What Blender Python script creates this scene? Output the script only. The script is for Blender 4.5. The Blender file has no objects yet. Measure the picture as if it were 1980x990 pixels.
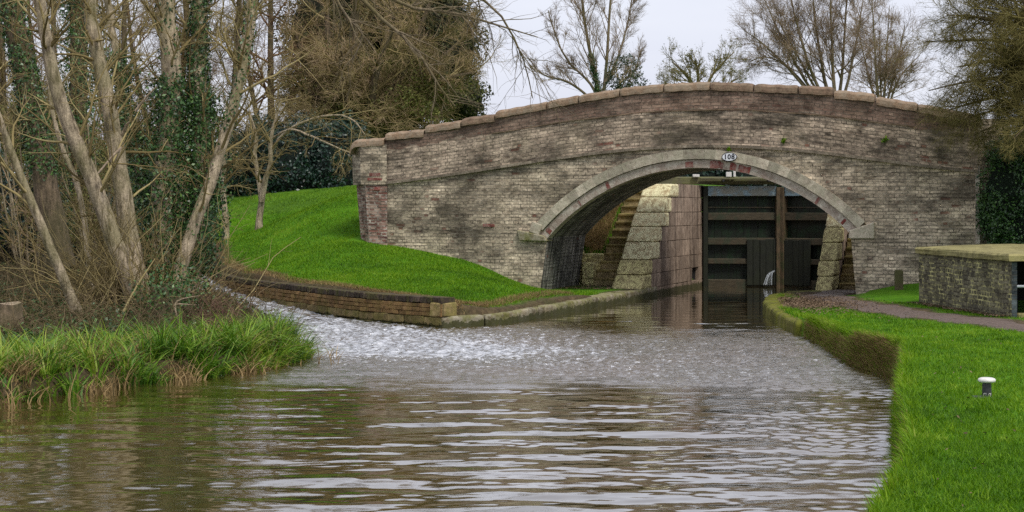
import bpy, math, random
import numpy as np
from math import radians as R, sin, cos, pi
rs = np.random.RandomState(7)
random.seed(7)
SC = bpy.context.scene
COL = SC.collection

# ------------------------------------------------------------------ camera-derived survey of the site (metres)
FPX, CAMH, XC, YH = 3200.0, 2.2, 990.0, 400.0
def pd(x, y, Y):                       # point at distance Y seen at photo position x, y
    return np.array([(x-XC)/FPX*Y, Y, CAMH-(y-YH)*Y/FPX])
def pg(x, y, g=0.0):                   # point on level g
    Y = FPX*(CAMH-g)/(y-YH)
    return np.array([(x-XC)/FPX*Y, Y, g])
AX = R(19.9)
O2 = np.array([.67, 39.0]); UV_ = np.array([cos(AX), -sin(AX)]); WV_ = np.array([sin(AX), cos(AX)])
def L(u, w, z=None):                   # bridge frame: u along the face, w into it
    p = O2 + UV_*u + WV_*w
    return (float(p[0]), float(p[1])) if z is None else (float(p[0]), float(p[1]), z)
def toL(X, Y):
    dx = X-O2[0]; dy = Y-O2[1]
    return dx*UV_[0]+dy*UV_[1], dx*WV_[0]+dy*WV_[1]
def sst(a, b, x):
    t = np.clip((x-a)/(b-a), 0, 1); return t*t*(3-2*t)

# ------------------------------------------------------------------ materials
class NT:
    def __init__(s, name):
        s.m = bpy.data.materials.new(name); s.m.use_nodes = True
        s.t = s.m.node_tree; s.t.nodes.clear()
        s.out = s.t.nodes.new('ShaderNodeOutputMaterial')
        s.b = s.t.nodes.new('ShaderNodeBsdfPrincipled')
        s.t.links.new(s.b.outputs[0], s.out.inputs[0])
    def n(s, kind, **kw):
        nd = s.t.nodes.new(kind)
        for k, v in kw.items(): setattr(nd, k, v)
        return nd
    def put(s, sock, v):
        if isinstance(v, bpy.types.NodeSocket): s.t.links.new(v, sock)
        elif isinstance(v, (tuple, list)):
            v = tuple(v)
            if sock.type == 'RGBA' and len(v) == 3: v = v+(1,)
            sock.default_value = v
        else: sock.default_value = v
    def obj(s): return s.n('ShaderNodeTexCoord').outputs['Object']
    def uv(s): return s.n('ShaderNodeTexCoord').outputs['UV']
    def mapp(s, vec, scale=(1,1,1), loc=(0,0,0), rot=(0,0,0)):
        m = s.n('ShaderNodeMapping'); s.put(m.inputs[0], vec); m.inputs['Scale'].default_value = scale
        m.inputs['Location'].default_value = loc; m.inputs['Rotation'].default_value = rot
        return m.outputs[0]
    def noise(s, vec, scale, detail=4, rough=.55, dist=0, col=False):
        m = s.n('ShaderNodeTexNoise'); s.put(m.inputs['Vector'], vec)
        m.inputs['Scale'].default_value = scale; m.inputs['Detail'].default_value = detail
        m.inputs['Roughness'].default_value = rough; m.inputs['Distortion'].default_value = dist
        return m.outputs['Color' if col else 'Fac']
    def vor(s, vec, scale, out='Distance', feature='F1'):
        m = s.n('ShaderNodeTexVoronoi', feature=feature); s.put(m.inputs['Vector'], vec); m.inputs['Scale'].default_value = scale
        return m.outputs[out]
    def ramp(s, fac, stops, interp='LINEAR'):
        m = s.n('ShaderNodeValToRGB'); s.put(m.inputs[0], fac); e = m.color_ramp.elements; m.color_ramp.interpolation = interp
        while len(e) < len(stops): e.new(.5)
        for i, (p, c) in enumerate(stops):
            e[i].position = p
            if not isinstance(c, (tuple, list)): c = (c, c, c)
            e[i].color = tuple(c)+(1,) if len(c) == 3 else c
        return m.outputs[0]
    def mix(s, f, a, b, blend='MIX'):
        m = s.n('ShaderNodeMix', data_type='RGBA', blend_type=blend)
        s.put(m.inputs[0], f); s.put(m.inputs[6], a); s.put(m.inputs[7], b); return m.outputs[2]
    def math(s, op, a, b=0.0, clamp=False):
        m = s.n('ShaderNodeMath', operation=op, use_clamp=clamp); s.put(m.inputs[0], a); s.put(m.inputs[1], b); return m.outputs[0]
    def bump(s, h, strength=.5, dist=.02, nrm=None):
        m = s.n('ShaderNodeBump'); s.put(m.inputs['Height'], h); s.put(m.inputs['Strength'], strength); m.inputs['Distance'].default_value = dist
        if nrm is not None: s.put(m.inputs['Normal'], nrm)
        return m.outputs[0]
    def attr(s, name):
        m = s.n('ShaderNodeAttribute'); m.attribute_name = name; return m.outputs['Fac']
    def sep(s, vec):
        m = s.n('ShaderNodeSeparateXYZ'); s.put(m.inputs[0], vec); return m.outputs
    def fin(s, col=None, rough=.9, nrm=None, spec=.3):
        if col is not None: s.put(s.b.inputs['Base Color'], col)
        s.put(s.b.inputs['Roughness'], rough); s.b.inputs['Specular IOR Level'].default_value = spec
        if nrm is not None: s.put(s.b.inputs['Normal'], nrm)
        return s.m

def brick_mat(name, pale, mid, dark, mortar, bw=.23, bh=.0767, wash=.5, soot=.35, red=.04, upper=False, streak=False, mortar_w=.011, jmin=.25):
    t = NT(name); uv = t.uv()
    wob = t.noise(uv, 2.2, 2, .5, col=True)
    wob2 = t.noise(uv, 14, 2, .5, col=True)
    v = t.mix(.06, uv, wob, 'ADD'); v = t.mix(.022, v, wob2, 'ADD')
    def brick(c1, c2, m, sm=.15):
        b = t.n('ShaderNodeTexBrick'); t.put(b.inputs['Vector'], v)
        b.inputs['Scale'].default_value = 1; b.inputs['Mortar Size'].default_value = mortar_w
        b.inputs['Mortar Smooth'].default_value = sm; b.inputs['Bias'].default_value = 0
        b.inputs['Brick Width'].default_value = bw; b.inputs['Row Height'].default_value = bh
        b.offset = .5; b.squash = .5; b.squash_frequency = 2
        t.put(b.inputs['Color1'], c1); t.put(b.inputs['Color2'], c2); t.put(b.inputs['Mortar'], m)
        return b
    b = brick((0,0,0), (1,1,1), (.5,.5,.5)); rnd = b.outputs['Color']; fac = b.outputs['Fac']
    tone = t.ramp(rnd, [(0, dark), (.22, mid), (.5, pale), (.78, mid), (1, tuple(.5*(a+c) for a, c in zip(pale, dark)))])
    big = t.noise(uv, .55, 5, .62); med = t.noise(t.mapp(uv, (1, 2.2, 1), (3, 1, 0)), 1.7, 6, .68); fine = t.noise(uv, 30, 4, .75)
    fine2 = t.noise(t.mapp(uv, (1, 1.6, 1)), 9, 5, .75)
    col = t.mix(t.ramp(med, [(.38, 0), (.62, wash)]), tone, tuple(min(1, c*1.12) for c in pale))
    col = t.mix(1.0, col, t.ramp(fine2, [(.3, .4), (.48, 1.0), (.68, 1.45)]), 'MULTIPLY')
    redm = t.math('MULTIPLY', t.ramp(rnd, [(.93, 0), (.95, 1)]), t.ramp(t.noise(uv, .9, 2), [(.5-red, 0), (.56, 1)]))
    col = t.mix(t.math('MULTIPLY', redm, .75), col, (.17, .05, .035))
    st = t.noise(t.mapp(uv, (.55, 1.5, 1), (7, 3, 0)), .95, 6, .7)
    col = t.mix(t.math('MULTIPLY', t.ramp(st, [(.47, 0), (.62, 1)]), soot), col, (.035, .03, .022))
    green = t.noise(t.mapp(uv, (1, 1, 1), (13, 5, 0)), .7, 5, .7)
    col = t.mix(t.math('MULTIPLY', t.ramp(green, [(.5, 0), (.72, 1)]), .35), col, (.12, .12, .05))
    if upper:
        vv = t.sep(uv)[1]; edge = t.math('ADD', vv, t.math('MULTIPLY', t.noise(uv, 1.2, 3), .5))
        col = t.mix(t.math('MULTIPLY', t.ramp(edge, [(1.05/2, 0), (1.12/2, 1)]) if False else t.math('GREATER_THAN', edge, 1.1), .72), col, t.mix(fine2, (.075, .045, .034), (.23, .135, .10)))
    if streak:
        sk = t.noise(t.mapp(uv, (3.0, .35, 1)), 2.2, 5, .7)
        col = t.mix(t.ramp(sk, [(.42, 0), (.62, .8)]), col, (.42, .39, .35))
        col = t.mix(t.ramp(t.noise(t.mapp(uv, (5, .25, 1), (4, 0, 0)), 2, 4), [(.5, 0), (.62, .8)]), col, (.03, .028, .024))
    blot = t.noise(t.mapp(uv, (.8, 1.2, 1), (21, 11, 0)), 2.6, 6, .75)
    vz = t.vor(t.mix(.25, uv, wob, 'ADD'), .95, 'Color'); col = t.mix(1.0, col, t.ramp(vz, [(.1, .72), (.5, 1.0), (.9, 1.22)]), 'MULTIPLY')
    col = t.mix(1.0, col, t.ramp(blot, [(.34, .45), (.48, 1.0), (.66, 1.45)]), 'MULTIPLY')
    crs = t.noise(t.mapp(uv, (.5, 9, 1), (5, 2, 0)), 1.6, 4, .7)
    col = t.mix(1.0, col, t.ramp(crs, [(.36, .62), (.5, 1.08), (.7, 1.25)]), 'MULTIPLY')
    jm = t.noise(uv, 3.5, 4, .7)
    jc = t.mix(t.ramp(jm, [(.36, 0), (.55, 1)]), mortar, (.05, .042, .032))
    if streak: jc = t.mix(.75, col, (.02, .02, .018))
    jf = t.math('MULTIPLY', fac, t.ramp(t.noise(t.mapp(uv, (1, 3, 1), (2, 9, 0)), 4.5, 4, .7), [(.36, jmin), (.6, max(.9, jmin))]))
    col = t.mix(jf, col, jc)
    h = t.math('ADD', t.math('MULTIPLY', jf, -.8), t.math('MULTIPLY', t.math('ADD', fine2, t.math('MULTIPLY', rnd, .35)), .9))
    nr = t.bump(h, .6, .013); nr = t.bump(fine, .35, .006, nr)
    return t.fin(col, .93, nr, .2)

def stone_mat(name, a, b, c, lich=None, lamt=.5, streak=0, moss=0, sc=1.0, bump=.5, island=True, algae=0, lsc=4.5):
    t = NT(name); o = t.obj()
    n1 = t.noise(o, 1.3*sc, 6, .65); n2 = t.noise(o, 7*sc, 6, .7); n3 = t.noise(o, 40*sc, 3, .7)
    col = t.ramp(n2, [(.3, c), (.5, a), (.7, b)])
    col = t.mix(t.ramp(n1, [(.4, 0), (.65, .6)]), col, c)
    if island:
        isl = t.n('ShaderNodeNewGeometry').outputs['Random Per Island']
        col = t.mix(1, col, t.ramp(isl, [(0, .68), (.5, 1), (1, 1.28)]), 'MULTIPLY')
    if streak:
        s_ = t.noise(t.mapp(o, (6, 6, .5)), 1.2, 4, .6)
        col = t.mix(t.math('MULTIPLY', t.ramp(s_, [(.5, 0), (.62, 1)]), streak), col, (.22, .17, .13))
        s2 = t.noise(t.mapp(o, (5, 5, .4), (3, 3, 3)), 1.1, 4, .6)
        col = t.mix(t.math('MULTIPLY', t.ramp(s2, [(.5, 0), (.6, 1)]), streak), col, (.03, .018, .014))
    if lich:
        l_ = t.noise(o, lsc, 6, .8)
        col = t.mix(t.math('MULTIPLY', t.ramp(l_, [(.46, 0), (.54, 1)]), lamt), col, lich)
    if moss:
        z = t.sep(t.n('ShaderNodeNewGeometry').outputs['Normal'])[2]
        mn = t.noise(o, 3.2, 5, .75)
        mm = t.ramp(t.math('ADD', mn, t.math('MULTIPLY', z, .06)), [(.48, 0), (.58, 1)])
        col = t.mix(t.math('MULTIPLY', mm, moss), col, t.mix(n2, (.06, .075, .008), (.22, .22, .03)))
    if algae:
        zz = t.sep(t.n('ShaderNodeNewGeometry').outputs['Position'])[2]
        am = t.math('GREATER_THAN', t.math('ADD', algae, t.math('MULTIPLY', t.math('SUBTRACT', n2, .5), .35)), zz)
        col = t.mix(t.math('MULTIPLY', am, .85), col, t.mix(n1, (.02, .022, .008), (.06, .065, .018)))
    h = t.math('ADD', n2, t.math('MULTIPLY', n3, .35))
    return t.fin(col, .92, t.bump(h, bump, .04), .2)

def leaf_mat(name, cols, rough=.55, trans=.15, spec=.35, big=.3):
    t = NT(name); tone = t.attr('tone')
    n = t.noise(t.obj(), big, 3, .6)
    f = t.math('ADD', t.math('MULTIPLY', tone, .75), t.math('MULTIPLY', t.math('SUBTRACT', n, .5), .9), True)
    f = t.math('ADD', f, .1, True)
    k = len(cols); col = t.ramp(f, [(i/(k-1), c) for i, c in enumerate(cols)])
    m = t.fin(col, rough, None, spec)
    if trans:
        tr = t.n('ShaderNodeBsdfTranslucent'); t.put(tr.inputs[0], col)
        mx = t.n('ShaderNodeMixShader'); mx.inputs[0].default_value = trans
        t.t.links.new(t.b.outputs[0], mx.inputs[1]); t.t.links.new(tr.outputs[0], mx.inputs[2]); t.t.links.new(mx.outputs[0], t.out.inputs[0])
    return m

def bark_mat(name, a, b, moss=None, mamt=.5, sc=1):
    t = NT(name); o = t.obj()
    n = t.noise(t.mapp(o, (1, 1, .22)), 14*sc, 6, .7); n1 = t.noise(o, 1.5, 4, .6); nf = t.noise(o, 30, 4, .7)
    col = t.ramp(n, [(.36, b), (.54, a), (.7, tuple(min(1, 1.35*k) for k in a))])
    col = t.mix(1, col, t.ramp(nf, [(.3, .6), (.7, 1.35)]), 'MULTIPLY')
    if moss: col = t.mix(t.math('MULTIPLY', t.ramp(n1, [(.42, 0), (.6, 1)]), mamt), col, moss)
    return t.fin(col, .9, t.bump(n, .9, .04), .2)

M = {}
M['brick'] = brick_mat('weathered_brick', (.53, .44, .325), (.36, .285, .205), (.15, .105, .075), (.27, .24, .19), wash=.9, soot=.7, red=.0)
M['brick_up'] = brick_mat('weathered_brick_parapet', (.45, .36, .27), (.29, .22, .165), (.11, .08, .06), (.20, .17, .135), wash=.65, soot=.78, upper=True, red=.03)
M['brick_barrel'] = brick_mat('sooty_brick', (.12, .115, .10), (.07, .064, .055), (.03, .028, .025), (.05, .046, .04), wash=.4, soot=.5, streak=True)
M['brick_red'] = brick_mat('purple_brick', (.50, .36, .29), (.24, .095, .075), (.12, .05, .05), (.66, .6, .52), wash=.25, soot=.2, red=.2, mortar_w=.016)
M['brick_blue'] = brick_mat('grey_green_brick', (.17, .155, .10), (.125, .115, .075), (.07, .065, .048), (.62, .58, .26), wash=.1, soot=.15, red=-.4, mortar_w=.013, jmin=.85)
M['brick_jamb'] = brick_mat('blue_brick', (.07, .085, .09), (.05, .062, .07), (.035, .045, .05), (.14, .16, .15), wash=.2, soot=.2, red=-.4, mortar_w=.009)
M['brick_ochre'] = stone_mat('ochre_brick', (.27, .16, .065), (.38, .25, .11), (.10, .065, .03), moss=.25, sc=1.2)
M['brick_dark'] = stone_mat('dark_engineering_brick', (.075, .055, .042), (.12, .09, .065), (.035, .03, .022), moss=.3)
M['stone_ochre'] = stone_mat('ochre_sandstone', (.27, .20, .085), (.40, .31, .15), (.1, .08, .04), moss=.4, algae=.06)
M['ring'] = stone_mat('grey_ring_stone', (.50, .44, .34), (.62, .56, .45), (.24, .20, .15), lich=(.36, .36, .25), lamt=.35, sc=1.5)
M['string'] = stone_mat('brown_string_brick', (.26, .215, .16), (.36, .31, .24), (.11, .09, .065), sc=2)
M['ring_in'] = stone_mat('pale_ring_brick', (.50, .45, .37), (.64, .59, .50), (.24, .20, .16), lich=(.24, .12, .09), lamt=.25, sc=1.5, island=False)
M['paint_red'] = stone_mat('faded_red_brick', (.22, .055, .045), (.30, .13, .10), (.09, .035, .03), lich=(.36, .31, .26), lamt=.4, sc=2.2)
M['coping'] = stone_mat('orange_sandstone', (.30, .205, .13), (.40, .29, .20), (.15, .105, .07), lich=(.32, .27, .2), lamt=.5, sc=1.2)
M['coping_dark'] = stone_mat('brown_sandstone', (.20, .135, .09), (.30, .2, .14), (.085, .06, .042), lich=(.28, .23, .15), lamt=.3, sc=1.2)
M['lichen'] = stone_mat('lichen_sandstone', (.70, .58, .34), (.82, .73, .48), (.34, .25, .13), lich=(.95, .90, .56), lamt=.9, sc=1.4, bump=1.0, lsc=7)
M['lichen2'] = stone_mat('mossy_sandstone', (.44, .37, .19), (.56, .48, .27), (.2, .16, .08), lich=(.92, .84, .4), lamt=.7, sc=1.4, bump=1.0, lsc=8)
M['ashlar'] = stone_mat('streaked_ashlar', (.36, .27, .20), (.47, .37, .28), (.16, .115, .085), streak=.55, algae=.12, bump=.35)
M['step'] = stone_mat('worn_step_stone', (.36, .28, .15), (.5, .4, .24), (.13, .10, .055), moss=.3)
M['ledge'] = stone_mat('mossy_kerb_stone', (.25, .21, .135), (.40, .35, .25), (.09, .075, .04), lich=(.55, .52, .42), lamt=.3, moss=.55, algae=.12)
M['ledge_moss'] = stone_mat('thick_moss_stone', (.16, .15, .04), (.24, .22, .07), (.07, .07, .02), moss=1)
M['slab'] = stone_mat('lichen_concrete', (.25, .22, .095), (.34, .30, .15), (.13, .12, .055), lich=(.38, .34, .14), lamt=.5, island=False)
M['dark'] = NT('recess_shade').fin((.012, .012, .012), .9)  # near-black colour painted in for the shade inside openings
M['bark_w'] = bark_mat('willow_bark', (.44, .36, .25), (.14, .11, .075), (.12, .12, .035), .5)
M['bark_p'] = bark_mat('pale_bark', (.36, .28, .2), (.16, .12, .085), (.2, .18, .07), .4)
M['bark_d'] = bark_mat('dark_bark', (.16, .12, .078), (.06, .048, .032), (.08, .08, .03), .45)
M['bark_s'] = bark_mat('skyline_bark', (.24, .19, .125), (.12, .095, .065), (.14, .12, .04), .6)
def twig_mat(n, cols): return leaf_mat(n, cols, .85, 0, .15, .5)
M['twig'] = twig_mat('brown_twigs', [(.12, .09, .036), (.25, .195, .085), (.42, .35, .17)])
M['twig_r'] = twig_mat('reddish_twigs', [(.13, .076, .042), (.25, .15, .085), (.36, .24, .14)])
M['twig_o'] = twig_mat('olive_twigs', [(.09, .075, .024), (.19, .16, .055), (.32, .27, .11)])
M['twig_s'] = twig_mat('skyline_twigs', [(.15, .11, .075), (.27, .2, .13), (.38, .29, .19)])
M['ivy'] = leaf_mat('ivy_leaves', [(.012, .032, .010), (.032, .085, .022), (.07, .155, .036), (.15, .27, .06)], .42, .1, .5)
M['holly'] = leaf_mat('holly_leaves', [(.006, .016, .012), (.012, .036, .024), (.022, .06, .034), (.05, .10, .055)], .35, .05, .5)
M['olive_dark'] = leaf_mat('dark_green_leaves', [(.012, .026, .010), (.028, .055, .018), (.06, .10, .03)], .5, .1, .4)
M['conifer'] = leaf_mat('conifer_sprays', [(.022, .03, .008), (.058, .062, .018), (.12, .11, .036)], .6, .1, .3)
M['olive'] = leaf_mat('olive_leaves', [(.05, .062, .012), (.11, .125, .024), (.20, .20, .05)], .6, .15, .3)
M['reed'] = leaf_mat('green_reeds', [(.018, .055, .006), (.06, .16, .01), (.14, .28, .016), (.28, .38, .03), (.52, .46, .12)], .5, .25, .4, .8)
M['deadgrass'] = leaf_mat('dead_grass', [(.13, .085, .035), (.27, .185, .08), (.46, .33, .16)], .8, .15, .2, .8)
M['litter'] = leaf_mat('fallen_leaves', [(.06, .04, .024), (.15, .10, .06), (.28, .20, .125)], .8, .05, .2, .8)
M['grass'] = leaf_mat('lawn_grass', [(.02, .065, .002), (.08, .20, .003), (.15, .30, .004), (.23, .37, .012), (.40, .38, .10)], .55, .3, .25, .55)
M['scrub'] = twig_mat('dark_scrub', [(.05, .04, .02), (.12, .09, .048), (.24, .18, .10)])
M['roughgrass'] = leaf_mat('rough_winter_grass', [(.03, .045, .01), (.075, .085, .025), (.16, .135, .055), (.30, .23, .12)], .8, .15, .2, .8)
M['bramble'] = twig_mat('bramble_stems', [(.09, .045, .04), (.16, .09, .065), (.22, .14, .09)])

M['twig_mix'] = leaf_mat('mixed_twigs', [(.11, .10, .03), (.22, .185, .065), (.34, .25, .13), (.45, .32, .2), (.5, .41, .25)], .85, 0, .15, .42)
def wood_mat(name, a, b, sx=(1, 1, 1), green=None, rough=.75):
    t = NT(name); o = t.obj(); n = t.noise(t.mapp(o, sx), 5, 6, .7); n2 = t.noise(o, 2.2, 4, .7)
    col = t.ramp(n, [(.3, b), (.65, a)])
    if green: col = t.mix(t.ramp(n2, [(.48, 0), (.6, .7)]), col, green)
    return t.fin(col, rough, t.bump(n, .4, .01), .35)
M['gate_rail'] = wood_mat('wet_gate_timber', (.095, .075, .045), (.03, .026, .016), (1, 1, 8), (.035, .05, .028))
M['gate_dark'] = wood_mat('slimy_gate_planks', (.014, .02, .012), (.006, .009, .006), (6, 6, 1), (.012, .035, .013), .5)
M['gate_blue'] = wood_mat('blue_grey_painted_rail', (.36, .50, .56), (.10, .14, .15), (1, 1, 5), (.30, .28, .2))
M['gate_brown'] = wood_mat('brown_gate_post', (.16, .11, .06), (.03, .024, .014), (7, 7, 1), (.03, .05, .015))
M['beam'] = wood_mat('mossy_beam', (.17, .16, .09), (.07, .065, .035), (1, 1, 6), (.16, .17, .06))
M['paddle'] = wood_mat('paddle_boards', (.024, .027, .018), (.008, .010, .007), (7, 7, 1), (.02, .025, .012))
M['post'] = wood_mat('old_post', (.13, .10, .05), (.05, .04, .02), (6, 6, 1), (.09, .09, .03))
M['white'] = NT('white_paint').fin((.8, .8, .76), .5)
def paint(name, c, r=.45):
    t = NT(name); n = t.noise(t.obj(), 30, 4, .7); return t.fin(t.mix(t.ramp(n, [(.4, 0), (.75, .5)]), c, tuple(.45*k for k in c)), r, t.bump(n, .2, .003), .5)
M['iron'] = paint('black_iron', (.035, .037, .04))
M['wpaint'] = paint('chipped_white_paint', (.78, .76, .72))
M['plate'] = NT('enamel_white').fin((.78, .8, .83), .35)
M['black'] = NT('black_lettering').fin((.012, .012, .02), .5)
M['rail'] = NT('galvanised_rail').fin((.4, .44, .47), .5)

# ------------------------------------------------------------------ mesh helpers
def tag(o, label=None, cat=None, group=None, kind=None):
    for k, v in (('label', label), ('category', cat), ('group', group), ('kind', kind)):
        if v: o[k] = v
    return o
def thing(name, label, cat, loc=(0,0,0), group=None):
    o = bpy.data.objects.new(name, None); COL.objects.link(o); o.location = loc; o.empty_display_size = .2
    return tag(o, label, cat, group)
class MB:
    def __init__(s): s.v = []; s.f = []; s.uv = []; s.hasuv = False
    def quad(s, pts, uv=None):
        b = len(s.v); s.v += [tuple(p) for p in pts]; s.f.append(tuple(range(b, b+len(pts))))
        if uv is not None: s.hasuv = True
        s.uv += list(uv) if uv is not None else [(0, 0)]*len(pts)
    def grid(s, P, UV=None):
        n, m = len(P), len(P[0]); b = len(s.v)
        for r in P: s.v += [tuple(p) for p in r]
        for i in range(n-1):
            for j in range(m-1):
                s.f.append((b+i*m+j, b+i*m+j+1, b+(i+1)*m+j+1, b+(i+1)*m+j))
                if UV is not None:
                    s.hasuv = True; s.uv += [UV[i][j], UV[i][j+1], UV[i+1][j+1], UV[i+1][j]]
                else: s.uv += [(0, 0)]*4
    def hexa(s, c):                     # 8 corners: bottom 4 ccw, top 4 ccw
        b = len(s.v); s.v += [tuple(p) for p in c]
        for q in ((0,3,2,1),(4,5,6,7),(0,1,5,4),(1,2,6,5),(2,3,7,6),(3,0,4,7)):
            s.f.append(tuple(b+i for i in q)); s.uv += [(0, 0)]*4
    def lbox(s, u0, u1, w0, w1, z0, z1, j=0.0):
        r = lambda: random.uniform(-j, j)
        c = [(u0,w0,z0),(u1,w0,z0),(u1,w1,z0),(u0,w1,z0),(u0,w0,z1),(u1,w0,z1),(u1,w1,z1),(u0,w1,z1)]
        s.hexa([L(a+r(), b_+r(), z+r()) for a, b_, z in c])
    def box(s, x0, x1, y0, y1, z0, z1, j=0.0):
        r = lambda: random.uniform(-j, j)
        s.hexa([(a+r(), b_+r(), z+r()) for a, b_, z in [(x0,y0,z0),(x1,y0,z0),(x1,y1,z0),(x0,y1,z0),(x0,y0,z1),(x1,y0,z1),(x1,y1,z1),(x0,y1,z1)]])
    def tube(s, pts, rad, k=8, cap=True):
        V, F = tubes_arr(np.array(pts, float)[None], np.array(rad, float)[None], k)
        b = len(s.v); s.v += [tuple(p) for p in V]; 
        for f in F: s.f.append(tuple(b+int(i) for i in f)); s.uv += [(0, 0)]*4
        if cap:
            n = len(pts)
            for fc in (tuple(b+i for i in range(k))[::-1], tuple(b+(n-1)*k+i for i in range(k))): s.f.append(fc); s.uv += [(0, 0)]*k
    def lathe(s, c, prof, k=24):
        P = [[(c[0]+r*cos(2*pi*i/k), c[1]+r*sin(2*pi*i/k), c[2]+z) for i in range(k+1)] for r, z in prof]; s.grid(P)
    def build(s, name, mat, parent=None, bevel=0, smooth=False, seg=1):
        me = bpy.data.meshes.new(name); off = np.array(parent_off(parent))
        me.from_pydata([tuple(np.array(p)-off) for p in s.v], [], s.f)
        if s.hasuv:
            l = me.uv_layers.new(name='UVMap'); l.data.foreach_set('uv', np.array(s.uv, 'f').ravel())
        me.materials.append(mat); me.update()
        o = bpy.data.objects.new(name, me); COL.objects.link(o)
        if parent is not None: o.parent = parent
        if smooth: me.shade_smooth()
        if bevel:
            m = o.modifiers.new('bevel', 'BEVEL'); m.width = bevel; m.segments = seg; m.limit_method = 'ANGLE'
        return o
def parent_off(p):
    v = np.zeros(3)
    while p is not None: v += np.array(p.location); p = p.parent
    return v
def np_mesh(name, V, F, mat, parent=None, tone=None, smooth=False, vattr=None):
    V = np.asarray(V, 'f') - np.asarray(parent_off(parent), 'f'); F = np.asarray(F, 'i'); k = F.shape[1]
    me = bpy.data.meshes.new(name)
    me.vertices.add(len(V)); me.vertices.foreach_set('co', V.ravel())
    me.loops.add(F.size); me.loops.foreach_set('vertex_index', F.ravel())
    me.polygons.add(len(F)); me.polygons.foreach_set('loop_start', np.arange(0, F.size, k, dtype='i'))
    me.update(calc_edges=True)
    if tone is not None:
        a = me.attributes.new('tone', 'FLOAT', 'FACE'); a.data.foreach_set('value', np.asarray(tone, 'f'))
    for n_, arr in (vattr or {}).items():
        a = me.attributes.new(n_, 'FLOAT', 'POINT'); a.data.foreach_set('value', np.asarray(arr, 'f'))
    if smooth: me.polygons.foreach_set('use_smooth', np.ones(len(F), bool))
    me.materials.append(mat)
    o = bpy.data.objects.new(name, me); COL.objects.link(o)
    if parent is not None: o.parent = parent
    return o
def nrm(a): return a/np.maximum(np.linalg.norm(a, axis=-1, keepdims=True), 1e-9)
def tubes_arr(P, Rr, k):
    N, n, _ = P.shape
    T = np.empty_like(P); T[:, 1:-1] = P[:, 2:]-P[:, :-2]; T[:, 0] = P[:, 1]-P[:, 0]; T[:, -1] = P[:, -1]-P[:, -2]; T = nrm(T)
    ref = np.where(np.abs(T.mean(1)[:, 2:3]) > .8, np.array([[1., .1, 0]]), np.array([[.1, .2, 1.]]))[:, None, :]
    A = nrm(np.cross(T, ref)); B = np.cross(T, A)
    th = np.arange(k)*2*pi/k
    V = P[:, :, None, :] + Rr[:, :, None, None]*(A[:, :, None, :]*np.cos(th)[None, None, :, None] + B[:, :, None, :]*np.sin(th)[None, None, :, None])
    i = np.arange(n-1)[:, None]*k; j = np.arange(k)[None, :]; j2 = (j+1) % k
    q = np.stack([i+j, i+j2, i+k+j2, i+k+j], -1).reshape(-1, 4)
    F = (np.arange(N)[:, None, None]*(n*k) + q[None]).reshape(-1, 4)
    return V.reshape(-1, 3), F
def catmull(pts, n):
    p = np.array(pts, float); m = len(p)
    q = np.vstack([2*p[0]-p[1], p, 2*p[-1]-p[-2]]); out = []
    for t in np.linspace(0, m-1, n):
        i = min(int(t), m-2); f = t-i; a, b, c, d = q[i:i+4]
        out.append(.5*((2*b)+(-a+c)*f+(2*a-5*b+4*c-d)*f*f+(-a+3*b-3*c+d)*f**3))
    return np.array(out)
def spawn(P, Rr, c, tmin, ang, asd, length, lvar, n, wob, trop, rscale, rng, tip=.0015, rmax=9, bias=None, rtip=None):
    """children of a batch of limbs P (N,m,3) radii Rr (N,m)"""
    N, m, _ = P.shape
    idx = np.repeat(np.arange(N), c); K = len(idx)
    t = tmin + (1-tmin)*rng.rand(K)
    f = t*(m-1); i = np.minimum(f.astype(int), m-2); fr = (f-i)[:, None]
    p = P[idx, i]*(1-fr)+P[idx, i+1]*fr
    r = Rr[idx, i]*(1-fr[:, 0])+Rr[idx, i+1]*fr[:, 0]
    T = nrm(P[idx, i+1]-P[idx, i])
    rv = nrm(rng.randn(K, 3)); S = nrm(np.cross(T, rv))
    a = np.radians(ang+asd*rng.randn(K))[:, None]
    d = nrm(T*np.cos(a)+S*np.sin(a) + (0 if bias is None else np.array(bias)[None]))
    plen = np.linalg.norm(P[idx, 1:]-P[idx, :-1], axis=2).sum(1)
    ln = (length*plen if length < 1 else length)*(1-.45*t)*(1+lvar*(rng.rand(K)-.5)*2)
    Q = np.empty((K, n, 3)); Q[:, 0] = p; st = (ln/(n-1))[:, None]
    for s in range(1, n):
        d = nrm(d+wob*rng.randn(K, 3)+np.array([0, 0, trop])[None]); Q[:, s] = Q[:, s-1]+d*st
    r0 = np.minimum(r*rscale, rmax); tp = np.linspace(0, 1, n)[None]
    rt = rtip if rtip is not None else tip
    RR = r0[:, None]*(1-tp)+np.minimum(rt, r0)[:, None]*tp
    return Q, RR
def pack(batches, sides):
    VV, FF, b = [], [], 0
    for (P, Rr), k in zip(batches, sides):
        V, F = tubes_arr(P, Rr, k); VV.append(V); FF.append(F+b); b += len(V)
    return np.vstack(VV), np.vstack(FF)
def tube_obj(name, batches, sides, mat, parent, rng=rs, smooth=True):
    V, F = pack(batches, sides)
    tone = []
    for (P, Rr), k in zip(batches, sides): tone.append(np.repeat(rng.rand(len(P)), (P.shape[1]-1)*k))
    return np_mesh(name, V, F, mat, parent, np.concatenate(tone), smooth)
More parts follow.
